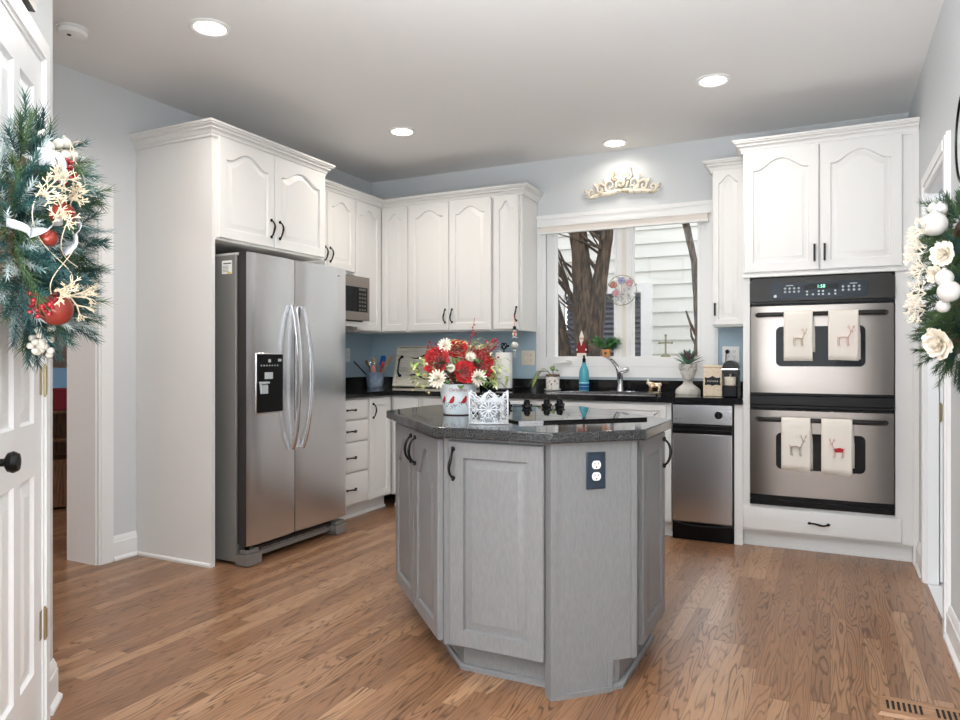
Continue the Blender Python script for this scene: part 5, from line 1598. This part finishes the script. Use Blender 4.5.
cs = thing('cross', 'small pewter cross standing on the window ledge', 'cross', (-1.087, 5.298, LZ))
mb = MB().box(-0.006, 0.006, -0.006, 0.006, 0.02, 0.155).box(-0.042, 0.042, -0.006, 0.006, 0.098, 0.11)
for x, z in ((-0.045, 0.104), (0.045, 0.104), (0, 0.158)): mb.sphere((x, 0, z), 0.011, 10, 6, (1, 0.6, 1))
obj('cross_bars', mb, M['bronze'], cs, bevel=0.002)
obj('foot', MB().prism_y([(-0.034, 0), (0.034, 0), (0.03, 0.012), (0.01, 0.024), (-0.01, 0.024), (-0.03, 0.012)], -0.009, 0.009), M['bronze'], cs)

# --- suncatcher hanging before the mullion
su = thing('suncatcher', 'round wire suncatcher with glass flowers hanging at the window mullion', 'suncatcher', (-1.40, 5.235, 1.56))
RS = 0.112
obj('hoop', MB().tube([(RS * math.cos(2 * PI * k / 36), 0, RS + RS * math.sin(2 * PI * k / 36)) for k in range(37)], 0.003, 6), M['bronze'], su)
obj('cord', MB().tube([(-0.07, 0, RS + 0.088), (0.0, 0, 0.33), (0.07, 0, RS + 0.088)], 0.0012, 5).tube([(0, 0, 0.33), (0, 0.02, 0.58)], 0.0008, 4), M['fabric_w'], su)
for x, z, m, nm in ((0.0, 0.185, 'violet', 'glass_flower'), (0.058, 0.165, 'rose', 'glass_flower'), (-0.064, 0.155, 'amber', 'glass_flower'), (-0.045, 0.09, 'rose', 'glass_flower')):
    mb = MB()
    for k in range(6): mb.sphere((x + 0.016 * math.cos(k * PI / 3), 0, z + 0.014 * math.sin(k * PI / 3)), 0.014, 8, 6, (1, 0.25, 1))
    obj(nm, mb, M[m], su, smooth=180)
mb = MB(); r_ = random.Random(6)
for k in range(40):
    a = r_.random() * 2 * PI; q = RS * 0.88 * math.sqrt(r_.random())
    leaf(mb, (q * math.cos(a), r_.uniform(-.003, .003), RS + q * math.sin(a)), (r_.uniform(-1, 1), 0, r_.uniform(-1, 1)), 0.03, 0.014, up=(0, 1, 0), droop=0)
for x in (-0.05, 0, 0.05): mb.tube([(x, 0, 0.02), (x * 0.9, 0, 0.12), (x * 1.1, 0, 0.17)], 0.002, 5)
obj('glass_leaves', mb, M['crystal'], su, smooth=180)

# --- charm hanging on the cabinet pull
ch = thing('hanging_ornament', 'snowman charm with a silver bell hanging from the slim cabinet pull', 'ornament', (-2.14, 4.928, 1.16))
obj('cord', MB().tube([(0.0, 0.0, 0.14), (0, 0, 0.29), (0.001, 0.0, 0.33)], 0.0015, 5), M['red_p'], ch)
obj('snowman', MB().sphere((0, 0, 0.185), 0.019, 12, 8).sphere((0, 0, 0.21), 0.014, 12, 8).lathe([(0.022, 0.157), (0.024, 0.162), (0, 0.17)], n=12), M['white'], ch)
obj('hat', MB().lathe([(0, 0.22), (0.02, 0.22), (0.02, 0.224), (0.012, 0.225), (0.012, 0.245), (0, 0.246)], n=14), M['blackp'], ch)
obj('scarf', MB().lathe([(0.012, 0.196), (0.017, 0.197), (0.017, 0.203), (0.012, 0.204), (0.012, 0.196)], n=14).box(0.006, 0.014, -0.022, -0.016, 0.17, 0.198), mat('orange knit', (216, 120, 60), 0.8), ch)
obj('bell', MB().sphere((0.002, 0, 0.1), 0.028, 14, 10).sphere((0.002, 0, 0.062), 0.012, 10, 6), M['silver'], ch, smooth=180)
mb = MB()
for k in range(9): mb.tube([(0.002, 0, 0.058), (0.002 + 0.012 * math.cos(k * 0.7), 0.012 * math.sin(k * 0.7), 0.01)], 0.0014, 4)
obj('tassel', mb, M['ribbon'], ch)

# --- switch plates and outlets
def plate(loc, rz, label, gangs, m, kind):
    t = thing('switch_plate' if kind == 'switch' else 'wall_outlet', label, 'switch plate' if kind == 'switch' else 'outlet', loc, rz)
    w = 0.035 + 0.023 * (gangs * 2 - 1) * 0.5
    w = 0.036 if gangs == 1 else 0.058
    obj('cover', MB().box(-w, w, -0.006, 0, -0.058, 0.058), m, t, bevel=0.003)
    for g in range(gangs):
        x = 0 if gangs == 1 else (-0.023 + 0.046 * g)
        if kind == 'switch' and g == 0:
            obj('toggle', MB().box(x - 0.005, x + 0.005, -0.016, -0.006, -0.004, 0.012).box(x - 0.009, x + 0.009, -0.0068, -0.006, -0.016, 0.016), m, t, smooth=0)
        else:
            mb = MB()
            for s in (-1, 1): mb.box(x - 0.0075, x - 0.005, -0.0066, -0.006, s * 0.02, s * 0.02 + 0.009).box(x + 0.005, x + 0.0075, -0.0066, -0.006, s * 0.02, s * 0.02 + 0.009).box(x - 0.002, x + 0.002, -0.0066, -0.006, s * 0.02 - 0.01, s * 0.02 - 0.006)
            obj('socket_slots', mb, M['hole'], t, smooth=0)
    return t
plate((-2.178, YB - 0.0045, 1.165), 0, 'cream double plate on the blue wall left of the sink window', 2, M['cream'], 'switch')
plate((XL + 0.0045, 4.93, 1.19), PI / 2, 'pale single plate on the left wall above the utensil crock', 1, M['white'], 'outlet')
plate((-0.63, YB - 0.0045, 1.19), 0, 'white double outlet plate above the coffee machine', 2, M['white'], 'outlet')
pg = thing('power_cord', 'black plug and cord in the outlet above the coffee machine', 'power cord', (-0.653, YB - 0.011, 1.21))
obj('plug', MB().lathe([(0.014, 0.0005), (0.016, 0.006), (0.012, 0.028), (0.005, 0.034)], n=12, axis='y'), M['blackp'], pg)
obj('cable', MB().tube([(0, -0.03, 0), (-0.004, -0.04, -0.02), (-0.008, -0.03, -0.1), (-0.004, -0.06, -0.2), (0.01, -0.2, -0.285)], 0.0035, 6), M['blackp'], pg)

# --- plaster ornament above the window
ap = thing('wall_ornament', 'antiqued ivory scroll ornament on the wall above the sink window', 'wall ornament', (-1.412, YB - 0.0005, 2.40))
mb = MB(); r_ = random.Random(3)
for s in (-1, 1):
    def spiral(cx, cz, r, turns, a0, dirn):
        return [(s * (cx + r * (1 - k / 26) * math.cos(a0 + dirn * turns * 2 * PI * k / 26)), -0.018, cz + r * (1 - k / 26) * math.sin(a0 + dirn * turns * 2 * PI * k / 26)) for k in range(25)]
    for cx, cz, r, a0, dn in ((0.09, 0.06, 0.045, -1.5, 1), (0.165, 0.045, 0.035, 2.6, -1), (0.235, 0.025, 0.03, -1.8, 1), (0.05, 0.11, 0.03, 2.0, -1)):
        mb.tube(spiral(cx, cz, r, 1.4, a0, dn), [0.011 * (1 - 0.6 * k / 24) for k in range(25)], 7)
    mb.tube([(0, -0.015, 0.03), (s * 0.08, -0.02, 0.012), (s * 0.16, -0.018, 0.012), (s * 0.24, -0.016, 0.0), (s * 0.29, -0.012, 0.012)], [0.016, 0.015, 0.013, 0.011, 0.005], 8)
    for cx, cz, an in ((0.13, 0.09, 1.1), (0.2, 0.065, 0.8), (0.27, 0.03, 0.6), (0.06, 0.14, 1.3), (0.11, 0.02, -0.5), (0.19, 0.005, -0.4), (0.04, 0.06, 1.2)):
        st = len(mb.v)
        mb.sphere((0, 0, 0), 0.022, 8, 6, (1.3, 0.45, 0.5))
        mb.xf(Matrix.Translation((s * cx, -0.016, cz)) @ Matrix.Rotation(-s * an, 4, 'Y'), st)
for k in range(7):
    a = PI * (0.5 + (k - 3) * 0.15)
    st = len(mb.v)
    mb.sphere((0.028, 0, 0), 0.026, 8, 6, (1.4, 0.45, 0.4))
    mb.xf(Matrix.Translation((0, -0.02, 0.10)) @ Matrix.Rotation(-a, 4, 'Y'), st)
obj('scrollwork', mb, M['applique'], ap, smooth=180)
mb = MB()
for k in range(8): mb.sphere((0.022 * math.cos(k * PI / 4), -0.034, 0.075 + 0.022 * math.sin(k * PI / 4)), 0.014, 8, 6, (1, 0.6, 1))
mb.sphere((0, -0.04, 0.075), 0.014, 10, 7)
obj('rosette', mb, M['applique'], ap, smooth=180)
ap.scale = (1, 1, 1.22)


# ================================================================ WREATHS
def wreath(name, label, loc, rz, Rr, tube_r, sets, seed, near=-1):
    """ring in the local xz plane, hung with its back at y = 0; out of the wall is -y"""
    w = thing(name, label, 'wreath', loc, rz)
    r_ = random.Random(seed)
    obj('ring', MB().tube([(Rr * math.cos(2 * PI * k / 32), -0.05, Rr * math.sin(2 * PI * k / 32)) for k in range(33)], 0.02, 8), M['stem'], w)
    for nm, m, count, L, nl, cnt, wd in sets:
        mb = MB()
        for i in range(count):
            a = 2 * PI * (i + r_.random()) / count
            b = r_.uniform(-0.3 * PI, 1.25 * PI)                        # angle round the tube: 0 = outward, pi/2 = off the wall
            rad = Vector((math.cos(a), 0, math.sin(a))); out = Vector((0, -1, 0)); tang = Vector((-math.sin(a), 0, math.cos(a)))
            n = rad * math.cos(b) + out * max(math.sin(b), 0.05)
            p = rad * Rr + out * 0.06 + n * tube_r * 0.45
            dv = n + tang * r_.uniform(-0.9, 0.9) + Vector((0, 0, -0.15))
            if dv.y > -0.05: dv.y = -0.05
            sprig(mb, p, dv, L * r_.uniform(0.7, 1.15), nl, cnt, r_, wd)
        obj(nm, mb, m, w, smooth=0)
    def at(a, b, q):
        rad = Vector((near * math.cos(a), 0, math.sin(a)))
        return rad * Rr + Vector((0, -0.06, 0)) + (rad * math.cos(b) + Vector((0, -1, 0)) * math.sin(b)) * q
    return w, at, r_


# left: on the closet door
lx, ly = diag(0.20 + 0.40, 0.022)
wl_, at, r_ = wreath('christmas_wreath', 'frosted pine wreath with red berries and white balls on the closet door', (lx, ly, 1.485), RZD, 0.185, 0.095,
    [('pine_sprigs', M['teal_needle'], 230, 0.115, 0.036, 56, 0.0014), ('green_sprigs', M['green_needle'], 110, 0.115, 0.042, 44, 0.0011), ('frosted_sprigs', M['frost'], 150, 0.11, 0.026, 50, 0.0014)], 21)
def ball(w, p, r, m, nm='ball_ornament'): obj(nm, MB().sphere(p, r, 16, 10).lathe([(r * 0.25, r * 0.92), (r * 0.25, r * 1.12), (0, r * 1.13)], p, 8), m, w, smooth=60)
# a = 0 is the side nearest the camera, pi/2 the top; b = 0 points outward in the ring's plane, pi/2 off the wall
def berries(w, c, n, sp):
    mb = MB()
    for i in range(n):
        q = c + Vector((r_.uniform(-sp, sp), r_.uniform(-sp, sp * .6), r_.uniform(-sp, sp)))
        mb.sphere(q, 0.0065, 7, 5); mb.tube([c, q], 0.001, 4)
    obj('berry_cluster', mb, M['berry'], w, smooth=180, label='red berry cluster')
for k, (a, b, q) in enumerate(((0.95, 0.9, 0.12), (0.85, 1.1, 0.125), (0.75, 0.75, 0.125), (1.05, 1.25, 0.125), (0.68, 0.95, 0.13), (0.9, 0.6, 0.12), (1.15, 1.0, 0.12))):
    ball(wl_, at(a, b, q), 0.013, M['pearl'])
berries(wl_, at(0.62, 1.15, 0.12), 26, 0.028)
berries(wl_, at(-0.72, 0.55, 0.13), 30, 0.032)
for a, b, r in ((0.1, 1.25, 0.03), (-0.85, 0.85, 0.04), (-0.15, 0.9, 0.02)): ball(wl_, at(a, b, 0.125), r, M['copper'])
for a, b, q in ((0.42, 1.0, 0.13), (0.2, 0.75, 0.13), (0.05, 0.95, 0.14), (-0.62, 0.9, 0.14), (-0.8, 1.2, 0.13), (0.3, 1.35, 0.13)):
    mb = MB(); c = at(a, b, q)
    for i in range(3): coral_mb(mb, c, Vector((-math.cos(a) + r_.uniform(-.9, .9), -0.8, math.sin(a) + r_.uniform(-1, 1))), 0.034, r_, 3, 0.0024)
    obj('coral_twig', mb, M['coral'], wl_, label='cream glitter twig')
def ribbon_mb(pts, w):
    P3 = []
    for i in range(len(pts) - 1):
        for k in range(5):
            u = k / 5
            P3.append(Vector(pts[i]).lerp(Vector(pts[i + 1]), u) + Vector((0, -0.012 * math.sin(PI * u), 0)))
    P3.append(Vector(pts[-1]))
    rows = []
    for i, p in enumerate(P3):
        t = (P3[min(i + 1, len(P3) - 1)] - P3[max(i - 1, 0)]).normalized()
        sd_ = t.cross(Vector((0.8, -1, 0.3))).normalized() * (w / 2)
        rows.append([p - sd_, p + sd_])
    return MB().loft(rows, False, False, closed=False)
for pts, w_ in (([at(0.55, 0.6, 0.13), at(0.55, 0.75, 0.15), at(0.48, 0.9, 0.15), at(0.44, 1.0, 0.13)], 0.04), ([at(-0.05, 0.2, 0.13), at(-0.12, 0.5, 0.15), at(-0.02, 0.85, 0.15), at(0.05, 1.1, 0.13)], 0.022), ([at(-0.3, 1.2, 0.13), at(-0.1, 1.3, 0.15), at(0.1, 1.5, 0.14)], 0.02)):
    o = obj('ribbon', ribbon_mb(pts, w_), M['ribbon'], wl_, smooth=180, label='sheer white ribbon')
    md = o.modifiers.new('thickness', 'SOLIDIFY'); md.thickness = 0.001
for sgn in (0, 1, 2):
    mb = MB(); pts = []
    for k in range(40):
        u = k / 39
        pts.append(at(1.0 - 1.8 * u + 0.15 * sgn, 0.85 + 0.25 * sgn + 0.3 * math.sin(u * 9 + sgn * 2), 0.14 + 0.012 * math.sin(u * 17 + sgn)))
    obj('curly_willow', mb.tube(pts, 0.0012, 5), M['coral'], wl_)
mb = MB(); c = at(-1.15, 0.5, 0.1)
for i in range(30): mb.sphere(c + Vector((r_.uniform(-.022, .022), r_.uniform(-.022, .022), -0.02 + r_.uniform(-.045, .03))), 0.0095, 8, 5)
obj('pearl_cluster', mb, M['pearl'], wl_, smooth=180, label='hanging cluster of white beads')

# right: on the wall under the mirror
wr_, at, r_ = wreath('christmas_wreath', 'green pine wreath with white balls and white blooms on the right wall', (XR - 0.004, 2.82, 1.40), -PI / 2, 0.205, 0.095,
    [('pine_sprigs', M['green_needle'], 200, 0.085, 0.03, 50, 0.0011), ('dark_sprigs', M['teal_needle'], 60, 0.085, 0.03, 46, 0.0011)], 33, 1)
for a, b, q, r in ((1.25, 0.9, 0.09, 0.032), (1.05, 0.8, 0.1, 0.023), (0.78, 1.0, 0.11, 0.038), (0.02, 0.75, 0.115, 0.026), (-0.12, 0.6, 0.12, 0.032), (-0.28, 0.8, 0.11, 0.02)):
    ball(wr_, at(a, b, q), r, M['silver'])
for a, b, q in ((0.55, 1.45, 0.12), (0.4, 1.3, 0.13), (0.7, 1.2, 0.12), (-0.15, 1.4, 0.12), (-0.4, 1.45, 0.12), (-0.3, 1.2, 0.13), (0.15, 1.45, 0.11)):
    mb = MB(); c = at(a, b, q)
    for i in range(4): coral_mb(mb, c, Vector((math.cos(a) * 0.6 + r_.uniform(-.6, .6), -0.9, math.sin(a) + r_.uniform(-.9, .9))), 0.032, r_, 3, 0.0022)
    obj('coral_twig', mb, M['ivory'], wr_, label='white glitter twig')
for a, b, q, r in ((0.28, 0.75, 0.11, 0.042), (-0.72, 0.8, 0.11, 0.055), (0.1, 1.25, 0.1, 0.03)):
    obj('white_bloom', bloom_mb(at(a, b, q), Vector((math.cos(a) * 0.8, -0.8, math.sin(a) * 0.4)), r, 4, int(a * 100)), M['ivory'], wr_, smooth=180, label='white velvet bloom')

# round mirror above the right wreath
mi = thing('wall_mirror', 'round black framed mirror on the right wall above the wreath', 'mirror', (XR - 0.001, 3.115, 1.98), -PI / 2)
obj('frame', MB().lathe([(0.16, 0.0), (0.171, 0.0), (0.173, 0.012), (0.17, 0.016), (0.162, 0.016), (0.16, 0.0)], n=48, axis='y'), M['black'], mi)
obj('glass', MB().lathe([(0, 0.004), (0.161, 0.004), (0.161, 0.012), (0, 0.012)], n=48, axis='y'), M['mirror'], mi)

# framed sign above the closet door
qx, qy = diag(0.58, 0.001)
sg = thing('picture_frame', 'dark framed picture hung above the closet door', 'picture', (qx, qy, 2.203), RZD)
mb = MB()
for x0, x1, z0, z1 in ((-0.27, 0.27, 0, 0.03), (-0.27, 0.27, 0.27, 0.3), (-0.27, -0.24, 0.03, 0.27), (0.24, 0.27, 0.03, 0.27)): mb.box(x0, x1, -0.022, 0, z0, z1)
obj('frame', mb, mat('dark brown frame', (50, 42, 38), 0.4), sg, smooth=0)
obj('print', MB().box(-0.24, 0.24, -0.01, -0.002, 0.03, 0.27), M['fabric_w'], sg, smooth=0)

# ================================================================ SIDE ROOM THROUGH THE LEFT DOORWAY
sh = thing('bookcase', 'dark brown cabinet with maroon cloth in the room beyond the left doorway', 'bookcase', (-5.45, 3.55, 0), R(60))
mb = MB().box(-0.35, -0.33, -0.17, 0.17, 0, 0.76).box(0.33, 0.35, -0.17, 0.17, 0, 0.76).box(-0.33, 0.33, 0.15, 0.17, 0, 0.76)
for z in (0.02, 0.36, 0.52, 0.74): mb.box(-0.33, 0.33, -0.17, 0.15, z, z + 0.02)
mb.box(-0.33, 0.33, -0.165, -0.15, 0.04, 0.36)
obj('case', mb, M['wood'], sh, smooth=0)
cl_ = obj('storage_box', MB().box(-0.32, 0.32, -0.16, 0.14, 0, 0.17), M['maroon'], bevel=0.01)
cl_.location = (-5.45, 3.55, 0.761); cl_.rotation_euler = (0, 0, R(60)); tag(cl_, 'maroon storage box on the dark cabinet in the side room', 'box')
gb = obj('gift_bag', MB().loft([[(-0.25, -0.1, 0), (0.25, -0.1, 0), (0.25, 0.1, 0), (-0.25, 0.1, 0)], [(-0.22, -0.05, 0.17), (0.24, -0.05, 0.14), (0.24, 0.05, 0.14), (-0.22, 0.05, 0.17)]]), M['sky_b'])
gb.location = (-5.45, 3.55, 0.932); gb.rotation_euler = (0, 0, R(60)); tag(gb, 'light blue bag on the maroon box in the side room', 'bag')
wb = obj('leaning_board', MB().loft([[(-4.42, 2.93, 0), (-4.40, 2.93, 0), (-4.40, 3.5, 0), (-4.42, 3.5, 0)], [(-4.03, 2.93, 1.05), (-4.01, 2.93, 1.05), (-4.01, 3.5, 1.05), (-4.03, 3.5, 1.05)]]), M['trim'], smooth=0)
tag(wb, 'white board leaning against the wall just inside the left doorway', 'board')

# ================================================================ FLOOR REGISTER
fv = thing('floor_register', 'wooden floor vent register at the lower right', 'floor vent', (0.14, 2.655, 0))
VW, VD = 0.29, 0.135
obj('frame', MB().loft([[(0, 0, 0.0005), (VW, 0, 0.0005), (VW, VD, 0.0005), (0, VD, 0.0005)], [(0.008, 0.006, 0.012), (VW - 0.008, 0.006, 0.012), (VW - 0.008, VD - 0.006, 0.012), (0.008, VD - 0.006, 0.012)]]), M['vent'], fv, smooth=0)
for k in range(16):
    if k in (7, 8): continue
    x = 0.028 + k * 0.0158
    obj('slot', MB().box(x, x + 0.008, 0.035, 0.1, 0.0119, 0.0125), M['slot'], fv, smooth=0)
